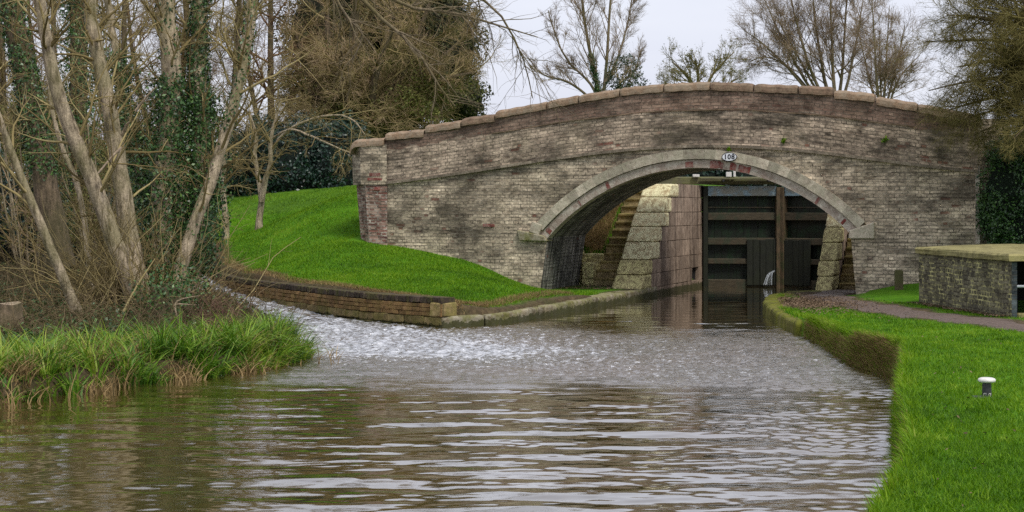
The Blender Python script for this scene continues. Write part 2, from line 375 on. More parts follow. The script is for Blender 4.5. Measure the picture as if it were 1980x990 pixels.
def leaves_arr(C, size, rng, nbias=None, asp=.7, fold=.0):
    N = len(C); nn = rng.randn(N, 3)
    if nbias is not None: nn = nrm(nn)+nbias
    nn = nrm(nn); a = nrm(np.cross(nn, rng.randn(N, 3))); b = np.cross(nn, a)
    s = (size*(.6+.8*rng.rand(N)))[:, None]
    V = np.stack([C-a*s*.5, C-b*s*asp*.42-a*s*.05, C+a*s*.5, C+b*s*asp*.42-a*s*.05], 1).reshape(-1, 3)
    F = np.arange(N*4).reshape(-1, 4); return V, F
def on_tubes(batch, K, rng, spread, tmin=0.0):
    P, Rr = batch; N, m, _ = P.shape; idx = rng.randint(0, N, K); f = (tmin+(1-tmin)*rng.rand(K))*(m-1); i = np.minimum(f.astype(int), m-2); fr = (f-i)[:, None]
    return P[idx, i]*(1-fr)+P[idx, i+1]*fr + spread*rng.randn(K, 3)
def around(P, Rr, K, rng, off0, off1, t0=0, t1=1):
    """points wrapped round a single limb"""
    m = len(P); f = (t0+(t1-t0)*rng.rand(K))*(m-1); i = np.minimum(f.astype(int), m-2); fr = (f-i)[:, None]
    c = P[i]*(1-fr)+P[i+1]*fr; r = Rr[i]*(1-fr[:, 0])+Rr[i+1]*fr[:, 0]
    th = rng.rand(K)*2*pi; d = np.stack([np.cos(th), np.sin(th), .25*rng.randn(K)], 1)
    lump = .5+.5*np.sin(f*5.1+3*np.cos(th*2)+f*1.7)
    return c+d*(r+off0+(off1-off0)*rng.rand(K)*(.3+lump))[:, None], nrm(d)

# ------------------------------------------------------------------ water outline and terrain
WP = [(-9.7, 51), (-8.9, 47.5), (-7.7, 42.5), (-6.43, 38.5), (-5.14, 35.9), (-4.03, 33.8), (-3.07, 32.1), (-2.21, 31.0), (-1.27, 29.96),
      (-.19, 30.6), (.82, 33.4), (1.8, 36.1), L(2.1, 1.4), L(1.99, 4.8), L(1.9, 8.2), L(1.9, 9.6), L(6.15, 9.6), L(6.15, 8.2), L(6.1, 4), L(5.98, 2.6),
      L(5.4, .94), (5.33, 35.2), (5.02, 32.3), (4.84, 28.2), (4.86, 26.6), (4.62, 22.9), (4.80, 21.5), (4.76, 20.6), (4.45, 19.4), (3.6, 16), (3.08, 13.6), (2.55, 11.3), (1.84, 9.2),
      (1.6, 6), (1.5, -6), (-14, -6), (-14, 14.5), (-8, 16.7), (-5.66, 18.3), (-4.46, 20.7), (-3.5, 21.9), (-3.15, 23.3), (-3.02, 24.5),
      (-3.75, 26.6), (-4.75, 29.6), (-6.5, 34.3), (-8.2, 39.5), (-9.6, 44), (-11.2, 49), (-11.6, 51)]
WPA = np.array(WP)
def sdist(X, Y):
    """signed distance to the water's edge, positive on land"""
    shp = X.shape; x = X.ravel(); y = Y.ravel(); d = np.full(x.shape, 1e9); ins = np.zeros(x.shape, bool)
    for i in range(len(WPA)):
        x1, y1 = WPA[i]; x2, y2 = WPA[(i+1) % len(WPA)]; ex, ey = x2-x1, y2-y1
        t = np.clip(((x-x1)*ex+(y-y1)*ey)/(ex*ex+ey*ey), 0, 1)
        d = np.minimum(d, np.hypot(x-x1-t*ex, y-y1-t*ey))
        c = ((y1 > y) != (y2 > y))
        if abs(ey) > 1e-9: ins ^= c & (x < ex*(y-y1)/ey+x1)
    return np.where(ins, -d, d).reshape(shp)
CT = [(-1.27, 30.3, .46), (-2.2, 31.4, .52), (-3.1, 32.5, .55), (-4.0, 34.2, .57), (-5.1, 36.3, .58), (-6.4, 39, .6), (-7.6, 42.8, .66), (-8.8, 47.7, .8),
      (-.19, 30.95, .27), (.82, 33.7, .26), (1.6, 36.4, .24), L(-.15, -.1)+(.3,), L(-.58, 0)+(.42,), L(-1.2, 0)+(.68,), L(-1.9, 0)+(.92,), L(-3, 0)+(1.12,), L(-4, 0)+(1.27,), L(-5, .3)+(1.42,),
      (-.5, 33.5, .5), (-1.5, 35.5, .8), (-3, 36.5, .85), (-4.5, 39, 1.15), (-6, 43, 1.5), (-4.4, 45, 2.52), (-5.6, 45.5, 2.15), (-8.0, 46, 1.27), (-7.04, 46, 1.55), (-8.7, 49.5, 1.9), (-6.5, 50, 2.35), (-4, 50, 2.75), (-12, 54, 2.0),
      (-3.3, 48, 2.7), (-3, 22.6, .22), (-4, 25.5, .32), (-6.5, 28, .5), (-7, 23, .33), (-9, 21, .3), (-14, 20, .4), (-9.9, 32, .6), (-12, 30, .6), (-14, 40, 1), (-20, 40, 1.2), (-6.8, 34, .35), (-9.5, 40, .5),
      (2.3, 9.3, .5), (3.2, 13, .5), (4, 16, .5), (5, 20, .5), (5.2, 21.5, .46), (5.2, 25, .38), (5.3, 29, .3), (5.7, 33, .24), (8, 10, .55), (8, 16, .5), (8, 22, .45), (7.9, 27, .42), (7.5, 31, .4), (9, 34, .42),
      L(8, -.5)+(.42,), L(10, -.5)+(.5,), (12, 30, .5), (14, 20, .6), (14, 38, .8), L(7.5, -.3)+(.3,), L(6.6, -.5)+(.24,), L(5.9, -1.5)+(.22,),
      L(8.2, 5)+(2.3,), L(10, 6)+(2.6,), L(7.9, 8)+(2.62,), L(1, 8)+(2.62,), L(-1, 6)+(2.5,), L(.3, 4)+(1.25,), L(-.6, 3.5)+(1.3,), L(-4, 4)+(2.2,), L(.3, 5.4)+(2.2,), L(4, 20)+(2.6,),
      (-30, 60, 3), (30, 60, 3), (0, 80, 3), (25, 40, 1.5), (-30, 20, 1), (30, 15, .8)]
CT = np.array(CT)
def tpsk(r2): return .5*r2*np.log(r2+1e-9)
_A = tpsk(((CT[:, None, :2]-CT[None, :, :2])**2).sum(2))+np.eye(len(CT))*.02; _P = np.c_[np.ones(len(CT)), CT[:, :2]]
_S = np.linalg.solve(np.block([[_A, _P], [_P.T, np.zeros((3, 3))]]), np.r_[CT[:, 2], 0, 0, 0])
def lump(X, Y, s=1.0):
    return .5*np.sin(1.7*s*X+.6*s*Y+1)*np.sin(1.1*s*Y-.7*s*X)+.3*np.sin(3.9*s*X+2)*np.sin(3.3*s*Y+.5*s*X)+.2*np.sin(7.3*s*X-2.1*s*Y)*np.sin(6.1*s*Y+1.3*s*X)
def terrain(X, Y):
    shp = X.shape; x = X.ravel(); y = Y.ravel(); z = np.zeros(x.shape)
    for i0 in range(0, len(x), 40000):
        xs, ys = x[i0:i0+40000], y[i0:i0+40000]
        z[i0:i0+40000] = tpsk((xs[:, None]-CT[None, :, 0])**2+(ys[:, None]-CT[None, :, 1])**2) @ _S[:-3] + _S[-3]+_S[-2]*xs+_S[-1]*ys
    z = np.clip(z, .18, 3.1)
    far = sst(0, 1, np.maximum(np.maximum((np.abs(x)-16)/12, (y-52)/12), -(y-4)/6))
    z = z*(1-far)+far*(np.where(y > 45, 2.8, 1.0))
    z = z+.025*lump(x, y)
    u, w = toL(x, y)
    m = (1-sst(0, .12, np.maximum(np.maximum(-.12-u, u-7.5), np.maximum(-.2-w, w-3.6))))
    z = z*(1-m)+.22*m
    m = (1-sst(0, .10, np.maximum(np.maximum(.45-u, u-7.7), np.maximum(3.0-w, w-6.6))))
    z = z*(1-m)+np.minimum(z, .1)*m
    m = (1-sst(0, .3, np.maximum(np.maximum(1.7-u, u-6.4), np.maximum(8.9-w, w-34))))
    z = z*(1-m)+1.2*m
    sd = sdist(x, y)
    z = -.9+(z+.9)*sst(-.04, .17, sd)
    return z.reshape(shp)
gx = np.concatenate([-16-np.geomspace(300, .5, 16), np.arange(-16, 14.01, .125), 14+np.geomspace(.5, 300, 16)])
gy = np.concatenate([[-300, -100, -40, -15, 0, 4], np.arange(7, 56, .125), 56+np.geomspace(.5, 700, 22)])
GX, GY = np.meshgrid(gx, gy); GZ = terrain(GX, GY)
PATHC = np.array([(9.3, 19.5), (7.75, 23), (7.3, 25.7), (6.97, 27.5), (6.65, 30), (6.55, 32.3), (6.7, 35), L(6.65, 0), L(6.8, 3)])
def pathd(X, Y, C=PATHC):
    d = np.full(X.shape, 1e9)
    for a, b in zip(C[:-1], C[1:]):
        e = b-a; t = np.clip(((X-a[0])*e[0]+(Y-a[1])*e[1])/(e@e), 0, 1); d = np.minimum(d, np.hypot(X-a[0]-t*e[0], Y-a[1]-t*e[1]))
    return d
def grass_mask(X, Y):
    sd = sdist(X, Y); u, w = toL(X, Y)
    nz = .18*lump(X*1.3, Y*1.3)
    rightland = (X > 1.5) & (u > 4.0) & (w < 0)
    path = sst(.45, .7, pathd(X, Y)+nz)
    litter = 1-(1-sst(0, .5, -1.2-w+nz*2+2.9*0))*0
    lit = 1-sst(.0, .35, 1.0-np.hypot((X-5.75)/.75, (Y-33.6)/3.2)+nz)
    rm = path*lit*sst(-.1, .05, sd)
    mound = (w < .3) & (X < 2) & ((X > -6.4-(Y-38.5)*.27) | False) & (Y > 29.5)
    right_of_ch = mound
    mm = sst(.3, .75, sd+nz)*sst(-9.7, -8.3, X+nz*4+(Y-44)*.22)
    mm2 = sst(.30, .62, sd+nz*.5)
    mm = np.where(Y < 37, mm2, mm)
    behind = (w > 3.9) | ((u < -4.6))
    g = np.where(rightland, rm, 0.0)
    g = np.where((u < 4) & (X > -9.5) & (Y > 29.9) & ~rightland, mm, g)
    ch = (X < -3.2-(Y-24)*.33)   # left bank
    g = np.where(ch & (Y < 47) & (X < -2.9), 0.0, g)
    g = np.where(w > 6.8, .8, g)
    return g
GM = grass_mask(GX, GY)
def grid_faces(ny, nx):
    i = np.arange(ny-1)[:, None]*nx; j = np.arange(nx-1)[None]; return np.stack([i+j, i+j+1, i+nx+j+1, i+nx+j], -1).reshape(-1, 4)
t = NT('ground_soil_and_turf'); o = t.obj(); n1 = t.noise(o, 1.1, 6, .65); n2 = t.noise(o, 9, 5, .7); n3 = t.noise(o, 45, 3, .7)
soil = t.ramp(n2, [(.3, (.035, .027, .017)), (.5, (.085, .062, .035)), (.7, (.15, .11, .06))])
soil = t.mix(t.ramp(n1, [(.45, 0), (.65, .6)]), soil, (.06, .07, .022))
turf = t.ramp(t.math('ADD', t.math('MULTIPLY', n1, .5), t.math('MULTIPLY', n2, .5)), [(.35, (.03, .095, .003)), (.5, (.065, .18, .004)), (.65, (.11, .24, .008))])
M['ground'] = t.fin(t.mix(t.attr('turf'), soil, turf), .95, t.bump(t.math('ADD', n2, n3), .5, .03), .15)
g = np_mesh('ground', np.stack([GX, GY, GZ], -1).reshape(-1, 3), grid_faces(len(gy), len(gx)), M['ground'], smooth=True, vattr={'turf': GM.ravel()})
tag(g, kind='structure')
def tz(X, Y): return terrain(np.asarray(X, float), np.asarray(Y, float))
# towpath: a worn ribbon laid over the turf
pc = catmull([tuple(p) for p in PATHC], 60); rows = []
for i in range(60):
    d = pc[min(i+1, 59)]-pc[max(i-1, 0)]; d /= np.hypot(*d); nn_ = np.array([-d[1], d[0]]); row = []
    for s in np.linspace(-1, 1, 13):
        h = .42+.1*sin(i*.9)+.05*sin(i*2.3+s); q = pc[i]+nn_*s*h; row.append((q[0], q[1]))
    rows.append(row)
rows = np.array(rows); rz = tz(rows[..., 0], rows[..., 1])+.022-.02*np.abs(np.linspace(-1, 1, 13))[None]**3
t = NT('wet_mud_path'); o = t.obj(); n1 = t.noise(o, 2.1, 5, .6); n2 = t.noise(o, 22, 5, .7)
M['mud'] = t.fin(t.ramp(n2, [(.3, (.05, .034, .027)), (.5, (.115, .08, .062)), (.72, (.21, .155, .12))]), t.ramp(n1, [(.45, .9), (.6, .35)]), t.bump(n2, .6, .02), .5)
tag(np_mesh('towpath', np.dstack([rows, rz]).reshape(-1, 3), grid_faces(60, 13), M['mud'], smooth=True), kind='structure')

# ------------------------------------------------------------------ water
wx = np.concatenate([np.arange(-12, -5.5, .06), np.arange(-5.5, 5.2, .034), np.arange(5.2, 9, .06)]); wy = np.concatenate([np.arange(7.5, 12, .03), np.arange(12, 30, .022), np.arange(30, 52, .06)])
WX, WY = np.meshgrid(wx, wy)
rng = np.random.RandomState(3)
def waves(X, Y, n, l0, l1, spread, slope, th0=90):
    h = np.zeros_like(X, dtype=np.float32); X = X.astype(np.float32); Y = Y.astype(np.float32)
    for i in range(n):
        lam = l0*(l1/l0)**rng.rand(); th = R(th0+spread*rng.randn()); k = 2*pi/lam
        h += np.float32(slope/np.sqrt(n)/k*1.41)*np.sin(np.float32(k*cos(th))*X+np.float32(k*sin(th))*Y+np.float32(rng.rand()*6.28))
    return h
# flow of the by-wash: from the weir past the curved wall and out across the pool
FC = np.array([(-10.2, 50), (-8.2, 44), (-6.2, 38), (-4.6, 33.2), (-2.9, 29), (-.6, 26), (2.0, 24.6), (4.6, 24.2)])
fd = pathd(WX, WY, FC)
fast = (1-sst(1.0, 2.2, fd))*sst(-1.5, -3.2, WX+(WY-28)*.1) if False else (1-sst(.9, 2.4, fd))*(1-sst(-2.6, 1.8, WX))
churn = (1-sst(2.0, 5.2, fd+.5*lump(WX*.8, WY*.8)))*(.45+.55*(1-sst(0, 6, WX)))
churn = np.maximum(churn, (1-sst(1.6, 6.0, np.abs(WY-25.0)+1.1*lump(WX*.7, WY*.9)+.5*lump(WX*2.3, WY*2.1)))*.62)
calm = sst(31, 34, WY)*sst(-1, .5, WX)
churn = churn*(1-calm)
right = sst(1.0, 3.5, WX)*(1-sst(20, 23, WY))
H = waves(WX, WY, 26, .45, 1.2, 13, .032)*(1-.75*calm) + waves(WX, WY, 26, .2, .5, 24, .02)*(1-.8*calm)
H += waves(WX, WY, 30, .10, .24, 35, .022)*(1-calm)
H *= (1-.45*(1-sst(-5.5, -2.0, WX))*(1-sst(19, 22, WY)))
H *= (1-.4*sst(1, 3, WX)*(1-sst(20, 23, WY)))
H += waves(WX, WY, 50, .08, .26, 50, .36)*(churn*.85)
H += waves(WX, WY, 30, .13, .28, 60, .16)*right*np.clip(.4+1.1*lump(WX, WY, .7), 0, 1.2)
H += waves(WX, WY, 24, .35, .9, 50, .17)*fast
lift = .35*sst(31, 44, WY)*(1-sst(-4, -2.5, WX))
WZ = H+lift
foam_glint = np.clip(fast*.50+.45*(1-sst(.3, 1.7, np.hypot((WX+1.9+.4*lump(WX, WY))/2.6, (WY-25.4+.5*lump(WX*1.3, WY))/1.2)))+.42*churn+.02*right, 0, 1)  # real foam, plus pale flecks painted for sky glitter on churned ripples
keep = sdist(WX[::4, ::4], WY[::4, ::4]) < .45
kf = np.zeros(WX.shape, bool)
for a in range(4):
    for b in range(4):
        s = kf[a::4, b::4]; s[:] = keep[:s.shape[0], :s.shape[1]]
F = grid_faces(*WX.shape); F = F[kf.ravel()[F[:, 0]] | kf.ravel()[F[:, 2]]]
used = np.unique(F); rem = np.full(WX.size, -1); rem[used] = np.arange(len(used)); F = rem[F]
t = NT('murky_canal_water'); o = t.obj()
fo = t.attr('foam_glint'); ro = t.attr('rough')
nA = t.noise(t.mapp(o, (1, 1.3, 1)), 17, 4, .7); nB = t.noise(o, 55, 2, .6); nC = t.noise(t.mapp(o, (1, 1.4, 1)), 7, 5, .75)
fm = t.math('ADD', t.math('MULTIPLY', fo, .62), t.math('MULTIPLY', t.math('SUBTRACT', nC, .5), 2.2)); fm = t.math('ADD', fm, t.math('MULTIPLY', t.math('SUBTRACT', nB, .5), .9))
fmask = t.ramp(fm, [(.40, 0), (.55, 1)])
fmask = t.math('MULTIPLY', fmask, t.ramp(fo, [(.02, 0), (.2, 1)]))
dep = t.noise(o, .35, 3, .6)
base = t.ramp(dep, [(.35, (.058, .044, .009)), (.65, (.082, .052, .014))])
col = t.mix(fmask, base, t.mix(t.ramp(nC, [(.42, 0), (.68, 1)]), (.20, .22, .25), (.76, .77, .79)))
t.put(t.b.inputs['IOR'], 1.5)
hh = t.math('MULTIPLY', nA, t.math('ADD', t.math('MULTIPLY', ro, .7), .008))
t.b.inputs['Coat Weight'].default_value = 1.0; t.b.inputs['Coat Roughness'].default_value = .03; t.b.inputs['Coat IOR'].default_value = 1.6; bn_ = t.bump(hh, 1.0, .03); t.put(t.b.inputs['Coat Normal'], bn_)
M['water'] = t.fin(col, t.math('ADD', t.math('MULTIPLY', fmask, .5), .03), t.bump(hh, 1.0, .03), .5)
wobj = np_mesh('water', np.stack([WX, WY, WZ], -1).reshape(-1, 3)[used], F, M['water'], smooth=True,
               vattr={'foam_glint': foam_glint.ravel()[used], 'rough': np.clip(churn+.06*right+fast, 0, 1).ravel()[used]})
tag(wobj, kind='structure')
# water standing high in the lock chamber behind the gates
b = MB(); b.quad([L(1.9, 9.15, 2.3), L(6.15, 9.15, 2.3), L(6.15, 33, 2.3), L(1.9, 33, 2.3)])
tag(b.build('lock_water', M['water']), kind='structure')

# ------------------------------------------------------------------ the bridge
CU, CZ, RA, RB, RC = 3.77, -1.70, 4.80, 4.99, 5.21
SU = np.array([-5.2, -4.0, -1.9, -.58, .7, 1.96, 3.19, 4.4, 5.58, 6.73, 7.86, 8.96, 9.95]); SZ = np.array([2.66, 2.77, 2.98, 3.17, 3.35, 3.48, 3.545, 3.545, 3.47, 3.35, 3.20, 3.06, 2.93])
_c = np.polyfit(SU, SZ, 5)
def Sc(u): return float(np.polyval(_c, u))
CS = [(-4.92, -4.0, 3.86, 3.90), (-3.97, -2.95, 4.02, 4.09), (-2.92, -2.0, 4.19, 4.29), (-1.98, -1.13, 4.33, 4.42), (-1.11, .17, 4.50, 4.69), (.19, .95, 4.71, 4.82), (.97, 1.95, 4.83, 4.95),
      (1.97, 3.0, 4.96, 5.03), (3.02, 4.08, 5.035, 5.06), (4.1, 5.08, 5.04, 4.98), (5.1, 6.08, 4.98, 4.92), (6.1, 6.85, 4.92, 4.86), (6.88, 7.76, 4.80, 4.70), (7.8, 8.68, 4.64, 4.48), (8.7, 10.0, 4.46, 4.18)]
def Kt(u):
    for a, b_, c, d in CS:
        if u <= b_+.02: return c+(d-c)*max(0, min(1, (u-a)/(b_-a)))
    return CS[-1][3]
br = thing('brick_bridge', 'humpbacked whitewashed brick arch bridge with sandstone coping carrying number 108', 'bridge', L(3.7, 1.8, 0))
def wob(u, z): return .012*sin(u*2.1+z*1.3)+.01*sin(u*5.3-z*3.1)+.03*z*0
def ujL(z): return .17*min(1, max(0, (z-.25)/1.24))
def ujR(z): return 7.36-.12*min(1, max(0, (z-.25)/1.37))
def spandrel(w0, sgn):
    b = MB(); zl, zr = 1.7, 1.8
    def G(fu, nu, zf, nz):
        P, Uv = [], []
        for i in range(nu+1):
            r1, r2 = [], []
            for j in range(nz+1):
                u, z = fu(i/nu, j/nz); r1.append(L(u, w0+sgn*wob(u, z), z)); r2.append((u, z))
            P.append(r1); Uv.append(r2)
        b.grid(P, Uv)
    G(lambda s, q: ((-3.95)*(1-s)+ujL(-.4+q*2.1)*s, -.4+q*2.1), 16, 0, 12)
    G(lambda s, q: (ujR(-.4+q*2.2)*(1-s)+9.95*s, -.4+q*2.2), 12, 0, 12)
    def up(u0, u1, bot, n): G(lambda s, q: ((u0+(u1-u0)*s), bot(u0+(u1-u0)*s)*(1-q)+(Sc(u0+(u1-u0)*s)+.03)*q), n, 0, 8)
    uL = CU-math.sqrt((RC-.03)**2-(zl-CZ)**2); uR = CU+math.sqrt((RC-.03)**2-(zr-CZ)**2)
    up(-3.95, uL, lambda u: zl, 14); up(uR, 9.95, lambda u: zr, 10)
    up(uL, uR, lambda u: CZ+math.sqrt(max(0, (RC-.03)**2-(u-CU)**2)), 60)
    # gap beside the ring ends, hidden by the imposts
    G(lambda s, q: (ujL(1.5)*(1-s)+(uL)*s*1.0-.0+0*(q), 1.5+q*.2), 2, 0, 2)
    return b
spandrel(0, 1).build('spandrel_wall', M['brick'], br); spandrel(3.0, -1).build('spandrel_wall', M['brick'], br)
def opening(n=56):
    P = [(0, -.5), (0, .25), (.06, .7), (.12, 1.1)]; a0 = math.atan2(1.49-CZ, .17-CU); a1 = math.atan2(1.62-CZ, 7.24-CU)
    for i in range(n+1):
        a = a0+(a1-a0)*i/n; P.append((CU+RA*cos(a), CZ+RA*sin(a)))
    return P+[(7.28, 1.1), (7.32, .7), (7.36, .25), (7.36, -.5)]
op = opening(); ln = 0; P, Uv = [], []
for i, (u, z) in enumerate(op):
    if i: ln += math.hypot(u-op[i-1][0], z-op[i-1][1])
    P.append([L(u, w, z) for w in np.linspace(.01, 2.99, 9)]); Uv.append([(w, ln) for w in np.linspace(0, 2.99, 9)])
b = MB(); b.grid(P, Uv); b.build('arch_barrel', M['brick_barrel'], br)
def ring(r0, r1, w0, proud, zl, zr, name, mat, nst, groove=.012, jit=.004, bev=.012, skip=None):
    b = MB(); rm = .5*(r0+r1); a0 = math.atan2(zl-CZ, -math.sqrt(rm*rm-(zl-CZ)**2)); a1 = math.atan2(zr-CZ, math.sqrt(rm*rm-(zr-CZ)**2))
    for i in range(nst):
        if skip is not None and not skip(i): continue
        q0 = a0+(a1-a0)*i/nst; q1 = a0+(a1-a0)*(i+1)/nst; g_ = groove/rm/2; q0 -= g_; q1 += g_
        sub = max(1, int(abs(q1-q0)*rm/.18)); w = w0-proud+random.uniform(-jit, jit); e0 = random.uniform(-jit, jit)
        for k in range(sub):
            s0 = q0+(q1-q0)*k/sub; s1 = q0+(q1-q0)*(k+1)/sub
            c = []
            for r_ in (r0+e0, r1+e0*.5):
                c += [L(CU+r_*cos(s0), w, CZ+r_*sin(s0)), L(CU+r_*cos(s1), w, CZ+r_*sin(s1)), L(CU+r_*cos(s1), w0+.34, CZ+r_*sin(s1)), L(CU+r_*cos(s0), w0+.34, CZ+r_*sin(s0))]
            b.hexa(c)
    return b.build(name, mat, br, bevel=bev if nst > 30 else 0)
redset = {int(72*f) for f in (.49, .56, .57, .575, .61, .63, .65, .66, .145, .25, .27, .73, .88, .955, .02, .035)} | {41, 42, 43, 45, 47, 49, 50}
ring(RA-.012, RB-.012, 0, .012, 1.49, 1.62, 'arch_ring', M['ring_in'], 72, groove=-.0005, jit=.002, bev=0)
def redpatch(a, c):
    b = MB(); rm = .5*(RA+RB); a0 = math.atan2(1.49-CZ, -math.sqrt(rm*rm-(1.49-CZ)**2)); a1 = math.atan2(1.62-CZ, math.sqrt(rm*rm-(1.62-CZ)**2)); q0 = a0+(a1-a0)*a; q1 = a0+(a1-a0)*c; n_ = max(2, int((c-a)*130)); P = []
    for k in range(n_+1):
        q = q0+(q1-q0)*k/n_; ra, rb = RA-.014+random.uniform(0, .03), RB-.014-random.uniform(0, .05); P.append([L(CU+r_*cos(q), -w_, CZ+r_*sin(q)) for r_, w_ in ((ra, -.3), (ra, .019), (.5*(ra+rb), .021), (rb, .019), (rb, -.02))])
    b.grid(P); tag(b.build('red_patch', M['paint_red'], br), 'red brick showing through the pale arch ring')
for a, c in ((.548, .585), (.604, .622), (.628, .662), (.478, .50), (.24, .25), (.02, .033), (.86, .868), (.95, .958), (.145, .15)): redpatch(a, c)
ring(RB, RC, 0, .068, 1.72, 1.80, 'hood_moulding', M['ring'], 17, groove=.003, jit=.004)
b = MB()
b.hexa([L(-.5, -.10, 1.40), L(.19, -.10, 1.39), L(.19, .4, 1.39), L(-.5, .4, 1.40), L(-.56, -.11, 1.66), L(.12, -.11, 1.52), L(.12, .4, 1.52), L(-.56, .4, 1.66)])
b.build('impost', M['ledge'], br, .02)
b = MB(); b.hexa([L(-.26, -.095, 1.62), L(-.02, -.095, 1.53), L(-.02, .3, 1.53), L(-.26, .3, 1.62), L(-.17, -.09, 1.86), L(.07, -.09, 1.77), L(.07, .3, 1.77), L(-.17, .3, 1.86)])
b.build('hood_stop', M['ring'], br, .015)
b = MB(); b.hexa([L(7.20, -.09, 1.50), L(7.76, -.09, 1.50), L(7.76, .4, 1.50), L(7.20, .4, 1.50), L(7.22, -.09, 1.68), L(7.76, -.09, 1.87), L(7.76, .4, 1.87), L(7.22, .4, 1.68)])
b.build('impost', M['ring'], br, .02)
# string course, parapets, copings, deck
us = np.linspace(-3.95, 9.95, 90)
def strip(w0, w1, f0, f1, name, mat):
    b = MB()
    for a, c in zip(us[:-1], us[1:]):
        b.hexa([L(a, w0, f0(a)), L(c, w0, f0(c)), L(c, w1, f0(c)), L(a, w1, f0(a)), L(a, w0, f1(a)), L(c, w0, f1(c)), L(c, w1, f1(c)), L(a, w1, f1(a))])
    return b.build(name, mat, br)
for w0, sg in ((0, 1), (3.0, -1)):
    def PP(f0, f1, wv, n=10):
        P, Uv = [], []
        for u in np.linspace(-4.0, 9.95, 110):
            r1, r2 = [], []
            for q in np.linspace(0, 1, n):
                z = f0(u)*(1-q)+f1(u)*q; r1.append(L(u, w0+sg*(wv+wob(u, z)), z)); r2.append((u, z-Sc(u)))
            P.append(r1); Uv.append(r2)
        return P, Uv
    b = MB(); b.grid(*PP(lambda u: Sc(u)-.0, lambda u: Kt(u)-.17, -.045))
    b.grid(*PP(lambda u: Sc(u)-.4, lambda u: Kt(u)-.17, .33, 3)); b.build('parapet', M['brick_up'], br)
    strip(w0-.075 if sg > 0 else w0-.25, w0+.25 if sg > 0 else w0+.075, lambda u: Sc(u)-.005, lambda u: Sc(u)+.062, 'string_course', M['string'])
    b = MB()
    for a, c in zip(np.linspace(-1.2, 8.6, 60)[:-1], np.linspace(-1.2, 8.6, 60)[1:]):
        wa, wb = (w0-.07, w0+.2) if sg > 0 else (w0-.2, w0+.07)
        f = lambda u: Sc(u)+.845+.01*sin(u*3)
        b.hexa([L(a, wa, f(a)), L(c, wa, f(c)), L(c, wb, f(c)), L(a, wb, f(a)), L(a, wa, f(a)+.026), L(c, wa, f(c)+.026), L(c, wb, f(c)+.026), L(a, wb, f(a)+.026)])
    b.build('projecting_course', M['coping_dark'], br)
    for i, (a, c, z0, z1) in enumerate(CS):
        b = MB(); P = []; n = 9; wc = w0+sg*.145; hw = .245; ns = max(3, int((c-a)/.05)); gap = .006
        dz = random.uniform(-.008, .008)
        for s in range(ns+1):
            q = s/ns; u = a+gap+(c-a-2*gap)*q; zt = z0+(z1-z0)*q+dz+.006*sin(u*17); row = []
            e = .022 if s in (0, ns) else 0
            if i == 0: zt -= .16*(1-math.sqrt(max(0, 1-max(0, 1-q/.22)**2)))
            for k in range(n+1):
                an = pi*k/n; ww = -cos(an)*(hw-e*.5); hz = sin(an)**.6*.15
                row.append(L(u, wc+ww, zt-.15+hz-e*(sin(an))))
            row.append(L(u, wc+hw-e, zt-.20)); row.append(L(u, wc-hw+e, zt-.20)); row.append(row[0]); P.append(row)
        b.grid(P); b.quad([p for p in P[0][:-1]]); b.quad([p for p in P[-1][:-1]][::-1])
        dk = i in (9, 10, 11) or (i in (3,))
        b.build('coping_stone', M['coping_dark'] if dk else M['coping'], br, .0, smooth=False)
b = MB(); P = [[L(u, w, Kt(u)-1.15) for w in (.2, 1.5, 2.8)] for u in np.linspace(-4.8, 9.95, 60)]; b.grid(P); b.build('roadway', M['mud'], br)
# left end pier of purple brick with an angled return, upper part oversailing
b = MB()
def pier(b, z0, z1, lean, du, dw, uvs=1, nz=10):
    pr = []
    for z in np.linspace(z0, z1, nz):
        s = lean*(3.8-z); uL = -4.62+s-du; pr.append([(-3.93, -.05-dw, z), (uL, -.05-dw, z), (uL-.42+.06*s, .36, z), (uL-.1, 1.6, z), (-3.93, 1.6, z)])
    for k in range(4):
        P = [[L(*r[k][:2], r[k][2]), L(*r[k+1][:2], r[k+1][2])] for r in pr]
        d = math.hypot(pr[0][k][0]-pr[0][k+1][0], pr[0][k][1]-pr[0][k+1][1]); s0 = k*1.3
        b.grid(P, [[(s0, r[k][2]), (s0+d, r[k][2])] for r in pr])
    b.quad([L(*q[:2], q[2]) for q in pr[-1]]); b.quad([L(*q[:2], q[2]) for q in pr[0]][::-1])
pier(b, .6, 2.74, .085, 0, -.01); b.build('end_pier', M['brick_red'], br)
b = MB(); pier(b, 2.745, 3.72, .03, .03, .02); b.build('end_pier_top', M['brick'], br)
b = MB(); b.lbox(-4.45, -4.05, -.075, -.0, 2.84, 2.91); b.lbox(-4.40, -4.1, -.075, -.0, 2.94, 3.03); b.lbox(-4.30, -4.12, -.075, 0, 2.6, 2.68)
tag(b.build('red_brick', M['paint_red'], br, .008), 'bright red replacement bricks at the end of the wall')
b = MB(); b.lbox(-1.45, -1.15, -.018, 0, 1.72, 1.79); tag(b.build('red_brick', M['paint_red'], br, .006), 'single red brick left of the arch')
# pale rendered quoin at the far right end and the return wall behind ivy
b = MB(); b.quad([L(9.95, -.03, 0), L(10.6, .45, 0), L(10.6, .45, 4.1), L(9.95, -.03, 4.1)], [(0, 0), (.8, 0), (.8, 4.1), (0, 4.1)]); b.build('wing_wall', M['brick'], br)
b = MB(); 
for k in range(28): b.lbox(9.9, 9.985+random.uniform(-.01, .02), -.04, .04, .3+k*.1, .395+k*.1, .004)
tag(b.build('quoin', M['ring_in'], br), 'pale mortared corner strip')
